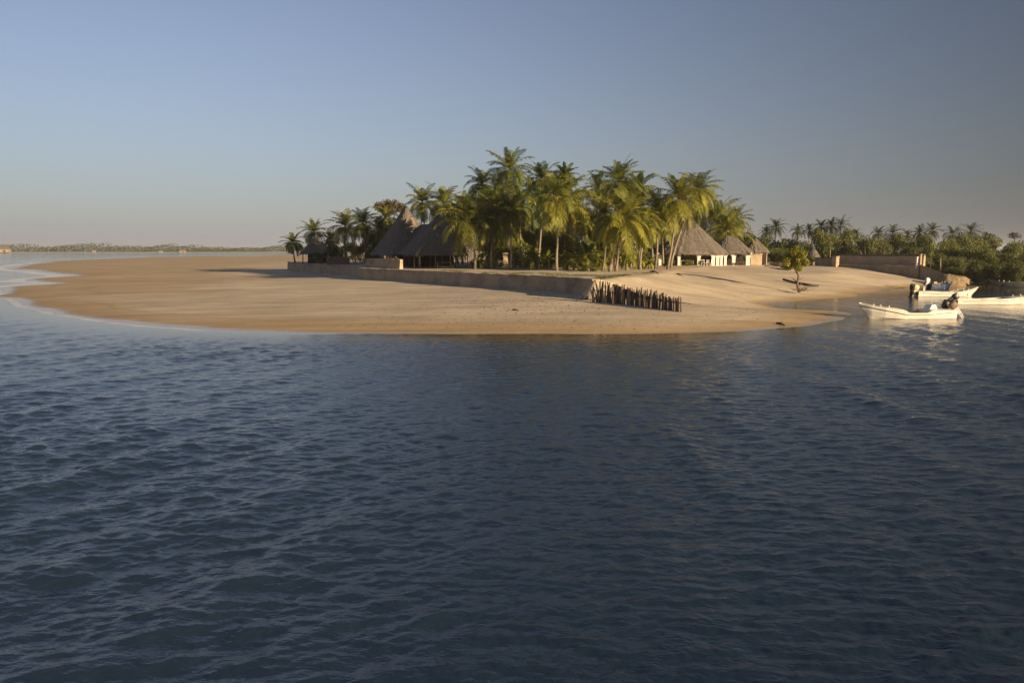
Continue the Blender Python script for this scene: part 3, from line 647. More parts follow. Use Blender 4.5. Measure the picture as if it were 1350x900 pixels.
# ------------------------------------------------------------------ island walls
def strip_wall(name, pts, zt, th, m, zb=None, cope=.12, seed=0):
    """retaining wall along a polyline: base follows the sand; returns the root object"""
    P = []
    for a, b_ in zip(pts[:-1], pts[1:]):
        n = max(2, int(math.hypot(b_[0]-a[0], b_[1]-a[1]) / .8))
        for k in range(n): P.append((a[0] + (b_[0]-a[0]) * k / n, a[1] + (b_[1]-a[1]) * k / n))
    P.append(pts[-1][:2]); rg = random.Random(seed); R0 = []; R1 = []
    for i, p in enumerate(P):
        q0 = P[max(0, i-1)]; q1 = P[min(len(P)-1, i+1)]; tx, ty = q1[0]-q0[0], q1[1]-q0[1]; l_ = math.hypot(tx, ty); nx, ny = ty / l_, -tx / l_
        if nx * p[0] + ny * p[1] > 0: nx, ny = -nx, -ny                # outward: towards the viewer's side
        zl = (float(beach(*p)[0]) - .6) if zb is None else zb
        j = rg.uniform(-.05, .05); dz = rg.uniform(-.045, .045)
        f = (p[0] + nx * (th + .14 + j), p[1] + ny * (th + .14 + j)); t = (p[0] + nx * (th + j), p[1] + ny * (th + j)); bk = (p[0] - nx * .3, p[1] - ny * .3)
        R0.append([(f[0], f[1], zl), (t[0], t[1], zt - cope + dz), (bk[0], bk[1], zt - cope + dz), (bk[0], bk[1], zl)])
        c = (t[0] + nx * .06, t[1] + ny * .06); d = (bk[0] - nx * .02, bk[1] - ny * .02)
        R1.append([(c[0], c[1], zt - cope + dz + .003), (c[0], c[1], zt + dz - .03), (c[0] - nx * .04, c[1] - ny * .04, zt + dz), (d[0], d[1], zt + dz), (d[0], d[1], zt - cope + dz + .003)])
    return MB().loft(R0), MB().loft(R1)
def make_wall(name, pts, zt, th, label, cat, m=M_wall, mc=None, cope=.12, zb=None, seed=0):
    root = empty(name, (pts[0][0], pts[0][1], 0), label, cat)
    a, c = strip_wall(name, pts, zt, th, m, zb, cope, seed); off = -Vector((pts[0][0], pts[0][1], 0))
    a.build('face', m, root, loc=off); c.build('coping', mc or m, root, loc=off); return root
make_wall('retaining_wall', WF, TZ + .04, .25, 'long plastered retaining wall in shade, holding up the palm terrace above the beach', 'wall', M_wall, M_wall, seed=1)
make_wall('retaining_wall', WL + [WF[0]], TZ + .02, .22, 'lower farther stretch of plastered wall at the left end of the island', 'wall', M_wall, M_wall, seed=2)
# low parapet by the double roofed hut
p0 = at(484, 352.5, TZ); p1 = at(532, 354, TZ)
make_wall('parapet_wall', [(p0[0], 107 + 6), (at(536, 353, TZ)[0], 105)], 3.75, .12, 'pale low wall under the left eave of the double peaked roof', 'wall', M_wall, M_wall, zb=2.2, seed=3)
p0 = atD(434, 342, 136)
o = bevel(MB().box((0, 0, .7), (3.9, .25, 1.4), -.1).build('wooden_screen', M_wood, None, loc=(gp(446, 135)[0], 135, 2.4)))
prop(o, 'brown board screen under the short yellowish palm at the island wall', 'screen')

# ------------------------------------------------------------------ thatched huts
def thatch(parent, name, c, rot, sx, sy, rx, ry, ze, zp, m=M_thatch, n=5.0, p=.92, seed=0, K=72, lv=16, name_in='roof'):
    rg = random.Random(seed); rings = []
    ca, sa = math.cos(rot), math.sin(rot)
    J = [rg.uniform(-1, 1) for _ in range(K)]
    for i in range(lv + 1):
        for lip in ((0, 1) if 0 < i < lv else (0,)):
            v = i / lv; ring = []
            for k in range(K):
                t = 2 * math.pi * k / K; ex = n
                x = math.copysign(abs(math.cos(t)) ** (2 / ex), math.cos(t)); y = math.copysign(abs(math.sin(t)) ** (2 / ex), math.sin(t))
                hx = rx + (sx - rx) * v; hy = ry + (sy - ry) * v
                j = .07 * rg.uniform(-1, 1) + .10 * J[k] * v
                out = (.0 if lip else .07) * (1 if i else 0)
                px, py = x * (hx + out + j), y * (hy + out + j)
                z = zp - (zp - ze) * v ** p + (-.05 if lip == 0 and i else .03) + rg.uniform(-.02, .02)
                if i == lv: z += rg.uniform(-.24, .08)
                ring.append((c[0] + px * ca - py * sa, c[1] + px * sa + py * ca, z))
            rings.append(ring)
    last = rings[-1]
    inner = [(c[0] + (q[0] - c[0]) * .95, c[1] + (q[1] - c[1]) * .95, q[2] - .02) for q in last]
    rings.append(inner)
    rings.append([(c[0] + (q[0] - c[0]) * .3, c[1] + (q[1] - c[1]) * .3, ze + (zp - ze) * .62) for q in last])
    mb = MB().loft(rings)
    # straw fringe along the eave
    for k in range(K * 5):
        a = k / 5; i0 = int(a) % K; i1 = (i0 + 1) % K; f = a - int(a)
        q = Vector(last[i0]).lerp(Vector(last[i1]), f); e = (Vector(last[i1]) - Vector(last[i0])).normalized()
        mb.add([q - e * .05, q + e * .05, q + e * rg.uniform(-.05, .05) + Vector((0, 0, -rg.uniform(.08, .34)))], [(0, 1, 2)])
    return mb.build(name_in, m, parent, loc=-Vector(parent.location))
def post(parent, x, y, z0, z1, r=.09, m=M_pale, name='post', seed=0):
    rg = random.Random(seed); mb = MB(); L = Vector(parent.location)
    mb.tube([Vector((x, y, z0 - .1)) - L, Vector((x + rg.uniform(-.06, .06), y, (z0 + z1) / 2)) - L, Vector((x + rg.uniform(-.08, .08), y, z1)) - L], [r * 1.1, r, r * .9], 8)
    return mb.build(name, m, parent, True)

# double peaked hut
rotH = math.atan2(.45, .89)
H = empty('thatched_hut', (-12, 114, TZ), 'large open sided hut with a grey double peaked thatched roof on posts', 'hut')
C1 = (atD(535, 272, 122)[0], 122); C2 = (atD(578, 283, 114)[0], 114)
r1 = thatch(H, 'roof', C1, rotH, 4.6, 5.6, .06, .5, 4.35, atD(535, 272, 122)[2], seed=1)
r2 = thatch(H, 'roof', C2, rotH, 5.2, 5.0, .06, .10, 4.42, atD(578, 283, 114)[2], seed=2)
mid = ((C1[0] + C2[0]) / 2 + .5, (C1[1] + C2[1]) / 2)
r3 = thatch(H, 'roof', (mid[0], mid[1] + 1), rotH, 4.6, 5.2, .12, 2.2, 4.4, 8.7, seed=3)
def corner(c, sx, sy, ix, iy, k=.9):
    ca, sa = math.cos(rotH), math.sin(rotH); x, y = ix * sx * k, iy * sy * k
    return (c[0] + x * ca - y * sa, c[1] + x * sa + y * ca)
n_ = 0
for c, sx, sy in ((C1, 4.6, 5.6), (C2, 5.2, 5.0)):
    for ix, iy in ((-1,-1),(0,-1),(1,-1),(-1,0),(1,0),(-1,1),(1,1),(-.5,-1),(.5,-1),(-1,-.5),(-1,.5)):
        x, y = corner(c, sx, sy, ix, iy, .86); n_ += 1
        post(H, x, y, TZ, 4.75, .10 if abs(ix) == 1 and abs(iy) == 1 else .07, M_pale if iy < 0 else M_wood, seed=n_)
L = Vector(H.location)
mb = MB(); q = Vector(atD(537, 289, 117.2)) - L                        # gablet vent below the first peak, sunlight put into its paler colour
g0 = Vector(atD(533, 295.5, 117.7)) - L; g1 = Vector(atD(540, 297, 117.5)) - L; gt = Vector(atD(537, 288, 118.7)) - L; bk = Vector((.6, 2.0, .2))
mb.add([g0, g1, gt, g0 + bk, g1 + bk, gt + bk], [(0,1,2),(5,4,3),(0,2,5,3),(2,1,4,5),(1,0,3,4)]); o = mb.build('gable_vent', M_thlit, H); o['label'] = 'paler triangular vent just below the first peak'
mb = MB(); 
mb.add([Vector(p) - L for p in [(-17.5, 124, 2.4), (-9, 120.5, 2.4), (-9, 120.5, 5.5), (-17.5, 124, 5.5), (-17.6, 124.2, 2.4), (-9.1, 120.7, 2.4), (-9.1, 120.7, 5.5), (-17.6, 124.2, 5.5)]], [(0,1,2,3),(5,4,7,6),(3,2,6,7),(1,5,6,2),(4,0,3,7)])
mb.build('back_wall', M_dark, H)  # near-black sheet added to paint the shade under the roof
# strip added along the hip edge, sunlight put into its paler colour
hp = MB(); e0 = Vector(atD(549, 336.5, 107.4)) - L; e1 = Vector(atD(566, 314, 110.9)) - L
hp.tube([e0, e0.lerp(e1, .3) + Vector((-.04, 0, .05)), e0.lerp(e1, .65), e1], [.26, .2, .15, .06], 8); o = hp.build('sunlit_hip_strip', M_thlit, H, True); o['label'] = 'paler hip edge with sunlight put into its colour, front corner of the roof'


# bench and tables under the roof
def table(px, D, wd, label, m=M_pale, cat='table', name='wooden_table', h=.78):
    b = gp(px, D); r = empty(name, (b[0], b[1], TZ), label, cat)
    MB().box((0, 0, h), (wd, .8, .06)).build('table_top', m, r)
    for sx in (-1, 1):
        for sy in (-1, 1): MB().box((sx * (wd / 2 - .08), sy * .32, h / 2 - .015), (.07, .07, h - .03)).build('leg', m, r)
    return r
table(586, 108, 2.0, 'long pale table just right of the front posts of the double peaked roof')
table(607, 110, 1.6, 'darker table farther right under the double peaked roof', M_wood)

# small hut on the left tip
H2 = empty('thatched_hut', (gp(418, 147)[0], 147, TZ), 'small dark thatched hut near the far left end of the island', 'hut')
thatch(H2, 'roof', (H2.location.x, 147), .3, 2.9, 2.6, .5, .3, 4.35, 7.1, seed=5, K=48, lv=10)
for sx in (-1, 1):
    for sy in (-1, 1): post(H2, H2.location.x + sx * 2.1, 147 + sy * 1.9, TZ, 4.8, .09, M_wood)
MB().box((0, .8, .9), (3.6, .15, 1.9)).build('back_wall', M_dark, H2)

# white pillared hut on the right
D = 130; gz = 2.42
xr = atD(909, 300, D)[0]
H3 = empty('pillared_hut', (xr, D, gz), 'big thatched hut with white flared pillars facing the beach, right of the grove', 'hut')
thatch(H3, 'roof', (xr - .1, D), .06, 5.9, 5.4, .3, .3, 4.45, atD(908, 287, D)[2], seed=7, n=3.2)
o = thatch(H3, 'roof', (atD(966, 320, D)[0] - .2, D + .6), 0.02, 3.4, 3.6, .7, .1, 4.55, atD(960, 311, D)[2], seed=8, n=3)
o = thatch(H3, 'roof', (atD(875, 320, D)[0], D + 2.5), .1, 3.6, 3.6, .6, .3, 4.5, 7.6, seed=9, n=4)
def pillar(px, D_, wd=.36, top=.95, zt=4.47):
    X_ = atD(px, 340, D_)[0] - H3.location.x; rings = []; y = D_ - H3.location.y
    for z, w_ in [(0, wd + .12), (.12, wd + .12), (.13, wd), (1.1, wd), (1.35, wd * 1.12), (1.6, wd + (top - wd) * .3), (1.8, wd + (top - wd) * .62), (1.95, top), (zt - gz, top)]:
        h_ = w_ / 2; d_ = min(w_, wd + .1) / 2; rings.append([(X_ - h_, y - d_, z - (.1 if z == 0 else 0)), (X_ + h_, y - d_, z - (.1 if z == 0 else 0)), (X_ + h_, y + d_, z), (X_ - h_, y + d_, z)])
    return MB().loft(rings).build('pillar', M_white, H3)
for px, D_, wd, top in [(870,126.6,.4,.9),(895,125.6,.4,.95),(921,125.4,.45,1.05),(940,125.6,.5,1.1),(946,125.7,.45,1.0),(951,126.0,.35,.8),(956,127.8,.4,.9),(967,128.0,.5,1.35),(985.5,128.0,.6,1.2)]: pillar(px, D_, wd, top)
MB().box((1.0, 3.4, 1.2), (9, .25, 2.6)).build('back_wall', M_wall2, H3)
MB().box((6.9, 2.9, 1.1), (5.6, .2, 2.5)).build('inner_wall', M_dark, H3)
MB().box((2.5, -.4, -.06), (16.5, 9.4, .26)).build('floor_slab', M_wall, H3)
def chair(px, D_, rz, label):
    b = atD(px, 345, D_); r = empty('chair', (b[0], b[1], gz + .07), label, 'chair', 'white chairs at the pillared hut', rz)
    MB().box((0, 0, .43), (.5, .5, .05)).build('seat', M_white, r); MB().box((0, .24, .7), (.5, .05, .5)).build('backrest', M_white, r)
    for sx in (-1, 1):
        for sy in (-1, 1): MB().box((sx * .21, sy * .2, .2), (.05, .05, .41)).build('leg', M_white, r)
for i, (px, lb) in enumerate([(926.5,'white chair beside the third pillar of the thatched hut'),(930.5,'white chair second in the row right of the third pillar'),(934,'white chair third in the row, midway between pillars'),(937,'white chair last in the row, touching the double pillar')]): chair(px, 124.9 - .2 * (i % 2), i * 1.3, lb)
table(906, 126.5, 2.2, 'long wooden table between the second and third white pillars')
table(976, 127, 1.4, 'dark low table under the rightmost arch of the pillared hut', M_wood, h=.5)
# small tan walled hut
D = 134; xs = atD(997, 330, D)[0]
H4 = empty('tan_hut', (xs, D, 2.35), 'small tan walled hut with a steep grey thatched cone and dark doorway', 'hut')
MB().box((-.1, 0, 1.2), (2.9, 2.6, 2.5), .15).build('wall', M_wall, H4)
thatch(H4, 'roof', (xs - .2, D), .15, 2.1, 2.0, .12, .12, 4.8, atD(994, 314, D)[2], seed=12, K=48, lv=9, n=3)
MB().box((1.05, -1.18, .95), (.62, .12, 1.9), .15).build('door', M_dark, H4)
# grey conical hut behind the lone tree
D = 139; xs = atD(1072, 330, D)[0]
H5 = empty('conical_hut', (xs, D, 2.2), 'tiny grey conical thatched hut half hidden right of the lone tree', 'hut')
thatch(H5, 'roof', (xs, D), 0, 1.2, 1.2, .08, .08, 3.7, atD(1071, 325, D)[2], seed=13, K=32, lv=8, n=2)
MB().tube([(0, 0, 0), (0, 0, 1.7)], .85, 14).build('wall', M_wall2, H5)
# tan pillar in the grove
b = gp(666, 108)
mb = MB(); rings = [[(x * w_ + ox, y * w_, z) for x, y in ((-1,-1),(1,-1),(1,1),(-1,1))] for z, w_, ox in ((-.1,.42,0),(.9,.38,.02),(1.3,.28,.05),(1.75,.36,.0),(2.0,.40,0),(2.1,.3,0))]
o = bevel(mb.loft(rings).build('stone_pillar', M_wall, None, loc=(b[0], b[1], TZ)), .04); prop(o, 'stubby tan plaster pillar among the shadowed trunks of the grove', 'pillar')

# ------------------------------------------------------------------ walls on the right bank
WRa = atD(1096, 349, 129); WRb = atD(1213, 349, 117.5)
zt = 2.66
make_wall('stone_wall', [WRa[:2] + (0,), WRb[:2] + (0,)], zt, .3, 'dark weathered lower retaining wall above the sloping beach, right bank', 'wall', M_wall2, M_wall, .1, zb=-.2, seed=4)
u = Vector((WRb[0] - WRa[0], WRb[1] - WRa[1])).normalized(); nb = Vector((-u.y, u.x)); nb = nb if nb.y > 0 else -nb
U0 = Vector(WRa[:2]) + nb * 1.6 + u * .3; U1 = Vector(WRb[:2]) + nb * 1.6 - u * .2
make_wall('stone_wall', [(U0.x, U0.y, 0), (U1.x, U1.y, 0)], atD(1160, 335, 124)[2], .2, 'long upper wall with a dark rounded coping set back above the lower wall', 'wall', M_wall, M_cope, .28, zb=2.2, seed=5)
make_wall('stone_wall', [atD(1076, 340, 132.5)[:2] + (0,), atD(1099, 340, 130)[:2] + (0,)], atD(1088, 339.5, 131)[2], .2, 'short brown wall stub left of the sunlit pier', 'wall', M_wall2, M_cope, .15, zb=1.6, seed=6)
mb = MB(); P = [WRa[:2], WRb[:2], tuple(U1), tuple(U0)]
mb.add([(p[0], p[1], zt - .05) for p in P] + [(p[0], p[1], 1.2) for p in P], [(0,1,2,3),(7,6,5,4),(0,4,5,1),(1,5,6,2),(2,6,7,3),(3,7,4,0)]); o = mb.build('paved_ledge', M_wall, None); prop(o, kind='structure')
def pier(px, py_top, D_, z0, wd, label, m=M_wall):
    t = atD(px, py_top, D_); r = empty('gate_pier', (t[0], t[1], z0), label, 'pier', 'plastered piers along the right bank wall')
    bevel(MB().box((0, 0, (t[2] - z0) / 2), (wd, wd, t[2] - z0), .5).build('shaft', m, r), .03); bevel(MB().box((0, 0, t[2] - z0 + .05), (wd + .12, wd + .12, .1), .5).build('cap', m, r), .02)
pier(1102, 338.5, 127.6, 2.0, .75, 'sunlit square pier at the left end of the long low wall')
pier(1209, 339.5, 117.6, 2.3, .22, 'thin pale post at the right end of the wall, left of the pair', M_white)
pier(1213.5, 335.5, 118.6, 2.3, .32, 'taller tan post at the right end of the wall, right of the pair')
# ramp
rp = [Vector(atD(1213, 350, 117.3)), Vector(atD(1243, 362, 115.2)), Vector(atD(1252, 365, 114.6))]
mb = MB(); rings = []
for p in rp: rings.append([(p.x, p.y - .2, -.3), (p.x, p.y - .18, p.z), (p.x, p.y + .3, p.z), (p.x, p.y + .3, -.3)])
o = mb.loft(rings).build('ramp_wall', M_wall2, None); prop(o, 'sloping side wall stepping down from the right bank wall to the water', 'wall')
rc = MB().loft([[(p.x, p.y - .26, p.z + .003), (p.x, p.y - .26, p.z + .12), (p.x, p.y + .36, p.z + .12), (p.x, p.y + .36, p.z + .003)] for p in rp]); rc.build('coping', M_wall, o)
def pole(px, py0, py1, D_, r, label, m=M_pale):
    a, b_ = Vector(atD(px, py0, D_)), Vector(atD(px + .5, py1, D_)); o = MB().tube([(0, 0, 0), (b_ - a) * .5 + Vector((.02, 0, 0)), b_ - a], [r, r * .9, r * .75], 8).build('mooring_pole', m, None, True, loc=a); prop(o, label, 'pole', 'poles by the ramp')
pole(1226, 357, 344.5, 116.6, .07, 'short grey pole beside the upper part of the ramp', M_wood)
pole(1239.5, 363, 340, 115.6, .09, 'tallest pale pole standing at the foot of the ramp')
pole(1249, 362, 341, 117, .035, 'very thin dark pole against the mangroves right of the tallest pole', M_wood)
pole(1094, 350, 329.5, 131, .06, 'thin pale pole behind the left end pier of the wall')
# coral rock mound
b = at(1264, 378, 0.0); rg = random.Random(8); rings = []
rk = [[], ]; K = 22; rings = []
for z, s in ((-.6, 1.06), (.1, 1.05), (.6, 1.0), (1.05, .96), (1.35, .82), (1.5, .5), (1.53, .15)):
    ring = []
    for k in range(K):
        a = 2 * math.pi * k / K; c_, s_ = math.cos(a), math.sin(a); sq = 1 / max(abs(c_), abs(s_)) ** .5
        j = 1 + .09 * float(vnoise(math.cos(a) * 2 + 9, math.sin(a) * 2 + z * 1.3, .6)) * 2 + rg.uniform(-.025, .025)
        zz = z + (.14 * c_ * -1 + rg.uniform(-.06, .06)) * (1 if z > .5 else 0)
        ring.append((2.0 * s * sq * c_ * j, 1.5 * s * sq * s_ * j, zz))
    rings.append(ring)
o = MB().loft(rings).build('rock', M_rock, None, True, loc=(b[0], b[1] + 1.6, 0)); prop(o, 'blocky tan coral rock at the water between ramp and mangroves', 'rock')
sm = o.modifiers.new('sub', 'SUBSURF'); sm.levels = sm.render_levels = 2
tx = bpy.data.textures.new('rock lumps', 'CLOUDS'); tx.noise_scale = .5; dm = o.modifiers.new('lumps', 'DISPLACE'); dm.texture = tx; dm.strength = .28

# ------------------------------------------------------------------ palisade
rg = random.Random(77)
A0 = at(781, 398, float(beach(*at(781, 398, .8)[:2])[0])); A1 = at(840, 403, .72); A2 = at(897, 411, .6)
F_ = empty('palisade_fence', (A0[0], A0[1], A0[2]), 'weathered stake fence of crooked dark poles running from the wall end towards the lagoon', 'fence')
npole = 92
for i in range(npole):
    u_ = i / (npole - 1); 
    if u_ < .5: p = Vector(A0).lerp(Vector(A1), u_ * 2)
    else: p = Vector(A1).lerp(Vector(A2), u_ * 2 - 1)
    x, y = p.x + rg.uniform(-.05, .05), p.y + rg.uniform(-.14, .14); z = ground(x, y) if u_ > .9 else float(beach(x, y)[0])
    h = (1.62 - .62 * u_) * rg.uniform(.82, 1.14) - (.35 if i < 6 else 0); lx, ly = rg.gauss(0, .06), rg.gauss(0, .06)
    r = rg.uniform(.045, .075); pale = rg.random() < .10
    if i in (8, 12, 13, 38): r = .085; pale = True; h *= 1.05; lx += {8: -.32, 12: 0, 13: .02, 38: .1}[i]
    if i in (2, 3, 5): lx -= .3
    mb = MB(); mb.tube([(0, 0, -.35), (lx * .4 + rg.uniform(-.03, .03), ly * .5, h * .5), (lx, ly, h)], [r * 1.1, r, r * .7], 7)
    o = mb.build('pole', M_pale if pale else M_wood, F_, True, loc=Vector((x, y, z)) - Vector(A0))
    if pale and r > .08: o['label'] = 'thicker pale pole'
rl = MB(); rl.tube([Vector(q) - Vector(A0) + Vector((0, .1, hh)) for q, hh in ((A0, .95), (A1, .8), (A2, .6))], .03, 6); rl.build('rail', M_wood, F_)

# ------------------------------------------------------------------ boats
def interp(t, tab):
    for (a, va), (b_, vb) in zip(tab[:-1], tab[1:]):
        if t <= b_: 
            k = (t - a) / (b_ - a) if b_ > a else 0; return va + (vb - va) * k
    return tab[-1][1]
def boat(loc, rz, L_, B, sheer, m, label, fore=.55, aft=.28, rail=M_rail, min_=M_gelin, console=None, group='boats moored in the lagoon', name='motor_boat', post_=None, engines=(), trim=0, rake=.85):
    root = empty(name, loc, label, 'boat', group, rz); root.rotation_euler = (0, trim, rz)
    n = 36; outer = []; inner = []; top = []
    hb = lambda t: B / 2 * (interp(t, [(0, .86), (.3, 1), (.55, .98), (.75, .78), (.9, .42), (1, .035)]))
    xk = lambda t, f: (t - .5) * L_ + (f - 1) * rake * max(0, (t - .75) / .25) ** 2      # raked stem
    for i in range(n + 1):
        t = i / n; b_ = hb(t); s = interp(t, sheer); kz = -.28 + .22 * max(0, (t - .8) / .2) ** 2; cz = .02 + .30 * max(0, (t - .55) / .45) ** 1.5
        b_c = b_ * (.86 - .45 * max(0, (t - .6) / .4)); 
        sec = [(0, kz, 0), (b_c * .6, kz * .5 + cz * .3, .15), (b_c, cz, .35), (b_c + (b_ - b_c) * .6, (cz + s) / 2 - .02, .7), (b_, s, 1)]
        ring = [(xk(t, f), -y, z) for y, z, f in reversed(sec)] + [(xk(t, f), y, z) for y, z, f in sec[1:]]
        outer.append(ring)
        bi = max(.01, b_ - .09); bw = max(0, (t - .62) / .38); fl = min(s - .08, .10 + .78 * bw ** 1.3); fk = 1 - .35 * bw
        inner.append([(xk(t, 1), -b_, s), (xk(t, 1), -bi, s + .004), (xk(t, fk), -bi * (.93 - .5 * bw), fl), (xk(t, fk), bi * (.93 - .5 * bw), fl), (xk(t, 1), bi, s + .004), (xk(t, 1), b_, s)])
    mb = MB().loft(outer, close=False, cap=False); k = len(outer[0]); mb.add(outer[0], [tuple(range(k))]); hull = mb.build('hull', m, root)
    mi = MB().loft(inner, close=False, cap=False); mi.add(inner[0], [(0, 1, 2, 3, 4, 5)[::-1]]); mi.build('inner_shell', min_, root)
    if rail:
        rl = MB()
        for sg in (-1, 1):
            pts = []
            for i in range(2, n + 1):
                t = i / n; s = interp(t, [(q[0], q[1]) for q in sheer]); lo = min(s - .13, interp(t, [(0, s - .13), (.3, .32), (.55, .34), (1, sheer[-1][1] - .14)])) ; pts.append((xk(t, .9), sg * (hb(t) * .985 + .005), lo))
            rl.tube(pts, .018, 5)
        rl.build('rub_rail', rail, root)
    def deck(t0, t1, name_, step):
        rg_ = []; 
        for i in range(11):
            t = t0 + (t1 - t0) * i / 10; b_ = hb(t) - .05; s = interp(t, sheer)
            rg_.append([(xk(t, 1), -max(.01, b_), s + .008), (xk(t, 1), 0, s + .05), (xk(t, 1), max(.01, b_), s + .008)])
        d = MB().loft(rg_, close=False, cap=False)
        e = rg_[0] if step == 'front' else rg_[-1]
        d.add(list(e) + [(e[0][0], e[0][1] * .93, .1), (e[2][0], e[2][1] * .93, .1)], [(0, 1, 2, 4, 3)]); d.build(name_, m, root)
    if fore: deck(fore, .995, 'foredeck', 'front')
    if aft: deck(.0, aft, 'stern_deck', 'back')
    for t in (.40, .5):
        b_ = hb(t) - .1; s = interp(t, sheer); bevel(MB().box((xk(t, 1), 0, min(s, .42) - .05), (.28, b_ * 2, .05)).build('thwart', min_, root), .01)
    if fore:
        cl = MB()
        for t in (.72, .80):
            s = interp(t, sheer); 
            for sg in (-1, 1): cl.tube([(xk(t, 1), sg * hb(t) * .8, s), (xk(t, 1), sg * hb(t) * .8, s + .16)], [.035, .05], 7)
        cl.build('cleats', M_gel, root)
    if console:
        cx, cw, ch = console; s = .1
        c = bevel(MB().loft([[(cx - .3, -cw, s), (cx + .35, -cw, s), (cx + .35, cw, s), (cx - .3, cw, s)], [(cx - .25, -cw, ch - .25), (cx + .3, -cw, ch - .25), (cx + .3, cw, ch - .25), (cx - .25, cw, ch - .25)], [(cx - .14, -cw * .9, ch), (cx + .12, -cw * .9, ch), (cx + .12, cw * .9, ch), (cx - .14, cw * .9, ch)]]).build('console', M_gel, root), .02)
        MB().tube([(cx, .1, ch), (cx + .02, .1, ch + .62)], [.018, .012], 6).build('antenna', M_white, c)
        MB().tube([(cx - .22, -.1, ch - .2), (cx - .34, -.1, ch - .12)], [.02, .02], 6).build('steering_wheel', M_black, c)
    if post_:
        MB().tube([(post_, .2, .3), (post_, .2, 1.15)], [.07, .06], 8).build('post', M_white, root)
    for (oy, tilt, mc, ml, sc) in engines:
        e = empty('outboard_motor', (-L_ / 2 - .12 * sc, oy, interp(0, sheer) + .05), None, None); e.parent = root
        del_keys = [k_ for k_ in ('label', 'category') if k_ in e.keys()]
        e.rotation_euler = (0, tilt, 0); e.scale = (sc, sc, sc)
        cw = MB(); rings = []
        for z, a, b2, ox in ((.10, .17, .12, 0), (.13, .25, .16, .01), (.30, .28, .17, .03), (.50, .27, .165, .02), (.60, .22, .13, .0), (.63, .12, .08, -.02), (.635, .03, .02, -.02)):
            rings.append([(ox - .06 + a * math.copysign(abs(math.cos(q)) ** .45, math.cos(q)), b2 * math.copysign(abs(math.sin(q)) ** .5, math.sin(q)), z) for q in [2 * math.pi * j / 14 for j in range(14)]])
        cw.loft(rings).build('cowling', mc, e, True)
        lg = MB(); lg.loft([[(-.2, -.11, .11), (.14, -.11, .11), (.14, .11, .11), (-.2, .11, .11)], [(-.19, -.09, -.3), (.11, -.09, -.3), (.11, .09, -.3), (-.19, .09, -.3)], [(-.2, -.05, -.55), (.08, -.05, -.55), (.08, .05, -.55), (-.2, .05, -.55)], [(-.16, -.03, -.8), (.06, -.03, -.8), (.06, .03, -.8), (-.16, .03, -.8)]])
        lg.box((-.08, 0, -.55), (.44, .22, .025)); lg.tube([(.14, 0, -.8), (.08, 0, -.8), (-.18, 0, -.8), (-.26, 0, -.8)], [.02, .065, .06, .04], 9); lg.add([(-.1, -.012, -.82), (.08, -.012, -.82), (-.02, 0, -1.02), (-.1, .012, -.82), (.08, .012, -.82)], [(0, 1, 2), (4, 3, 2), (0, 3, 4, 1), (3, 0, 2), (1, 4, 2)])
        lg.build('leg', ml, e)
        pr = MB()
        for j in range(3):
            M_ = Matrix.Rotation(j * 2.094 + .4, 3, 'X'); pr.add([M_ @ Vector(q) + Vector((-.28, 0, -.8)) for q in ((.03, -.03, .03), (-.03, .03, .03), (-.05, .09, .17), (0, .0, .21), (.05, -.07, .17))], [(0, 1, 2, 3, 4)])
        pr.build('propeller', M_grey, e)
        br_ = MB(); br_.box((.13, 0, -.02), (.14, .2, .34)); br_.build('bracket', M_black, e)
    return root
SH1 = [(0, .64), (.27, .66), (.33, .46), (.52, .46), (.57, .70), (.8, .86), (1, 1.12)]
D1 = 57.6; xc = (atD(1135, 405, D1)[0] + atD(1262, 405, D1)[0]) / 2; L1 = atD(1262, 405, D1)[0] - atD(1135, 405, D1)[0]
boat((xc, D1 + .6, 0), math.pi + .05, L1, 1.9, SH1, M_gel, 'nearest white motor boat, bow pointing at the sand spit, its motors tilted up', console=(-L1 / 2 + 1.55, .42, 1.02),
     engines=((-.34, R(58), M_black, M_grey, 1.1), (.34, R(40), M_brown, M_grey, 1.0)))
D2 = 85; x0, x1 = atD(1211, 385, D2)[0], atD(1296, 385, D2)[0]; L2 = x1 - x0
SH2 = [(0, .55), (.28, .58), (.34, .42), (.55, .46), (.8, .68), (1, .98)]
boat(((x0 + x1) / 2, D2 + .8, 0), .03, L2, 1.8, SH2, M_gel, 'white open boat moored between the nearest boat and the blue boat, bow to the right', fore=.8, aft=.26, post_=-L2 / 2 + 1.0,
     engines=((.3, R(8), M_black, M_black, 1.15), (-.3, R(12), M_cream, M_cream, 1.05)))
D3 = 73; x0 = atD(1262, 395, D3)[0]
SH3 = [(0, .42), (.3, .44), (.6, .56), (.8, .72), (1, 1.05)]
boat((x0 + 4.1, D3 + .7, 0), .02, 8.2, 1.8, SH3, M_gel, 'white boat cut by the right picture edge, a tilted black motor at its stern', fore=.62, aft=None,
     engines=((0, R(58), M_black, M_black, 1.05),))
D4 = 101; x0, x1 = atD(1226, 376, D4)[0], atD(1259, 376, D4)[0]
SH4 = [(0, .72), (.5, .7), (.8, .78), (1, .95)]
b4 = boat(((x0 + x1) / 2, D4 + .6, 0), .3, 3.9, 1.6, SH4, M_blue, 'small blue boat afloat near the ramp, behind the white open boat', fore=.75, aft=None, rail=None, min_=M_blue,
     engines=((0, R(15), M_white, M_grey, 1.1),))
bevel(MB().box((-1.0, 0, .72), (.5, .6, .5)).build('storage_box', M_pale, b4), .03)
D5 = 106; x0 = atD(1306, 372, D5)[0]
SH5 = [(0, .75), (.5, .66), (.85, .8), (1, 1.02)]
boat((x0 + 4.3, D5 + .5, 0), math.pi, 8.6, 1.8, SH5, M_darkhull, 'long dark hulled boat lying in the shade of the mangroves at the right edge', fore=.8, aft=None, rail=None, min_=M_darkhull)
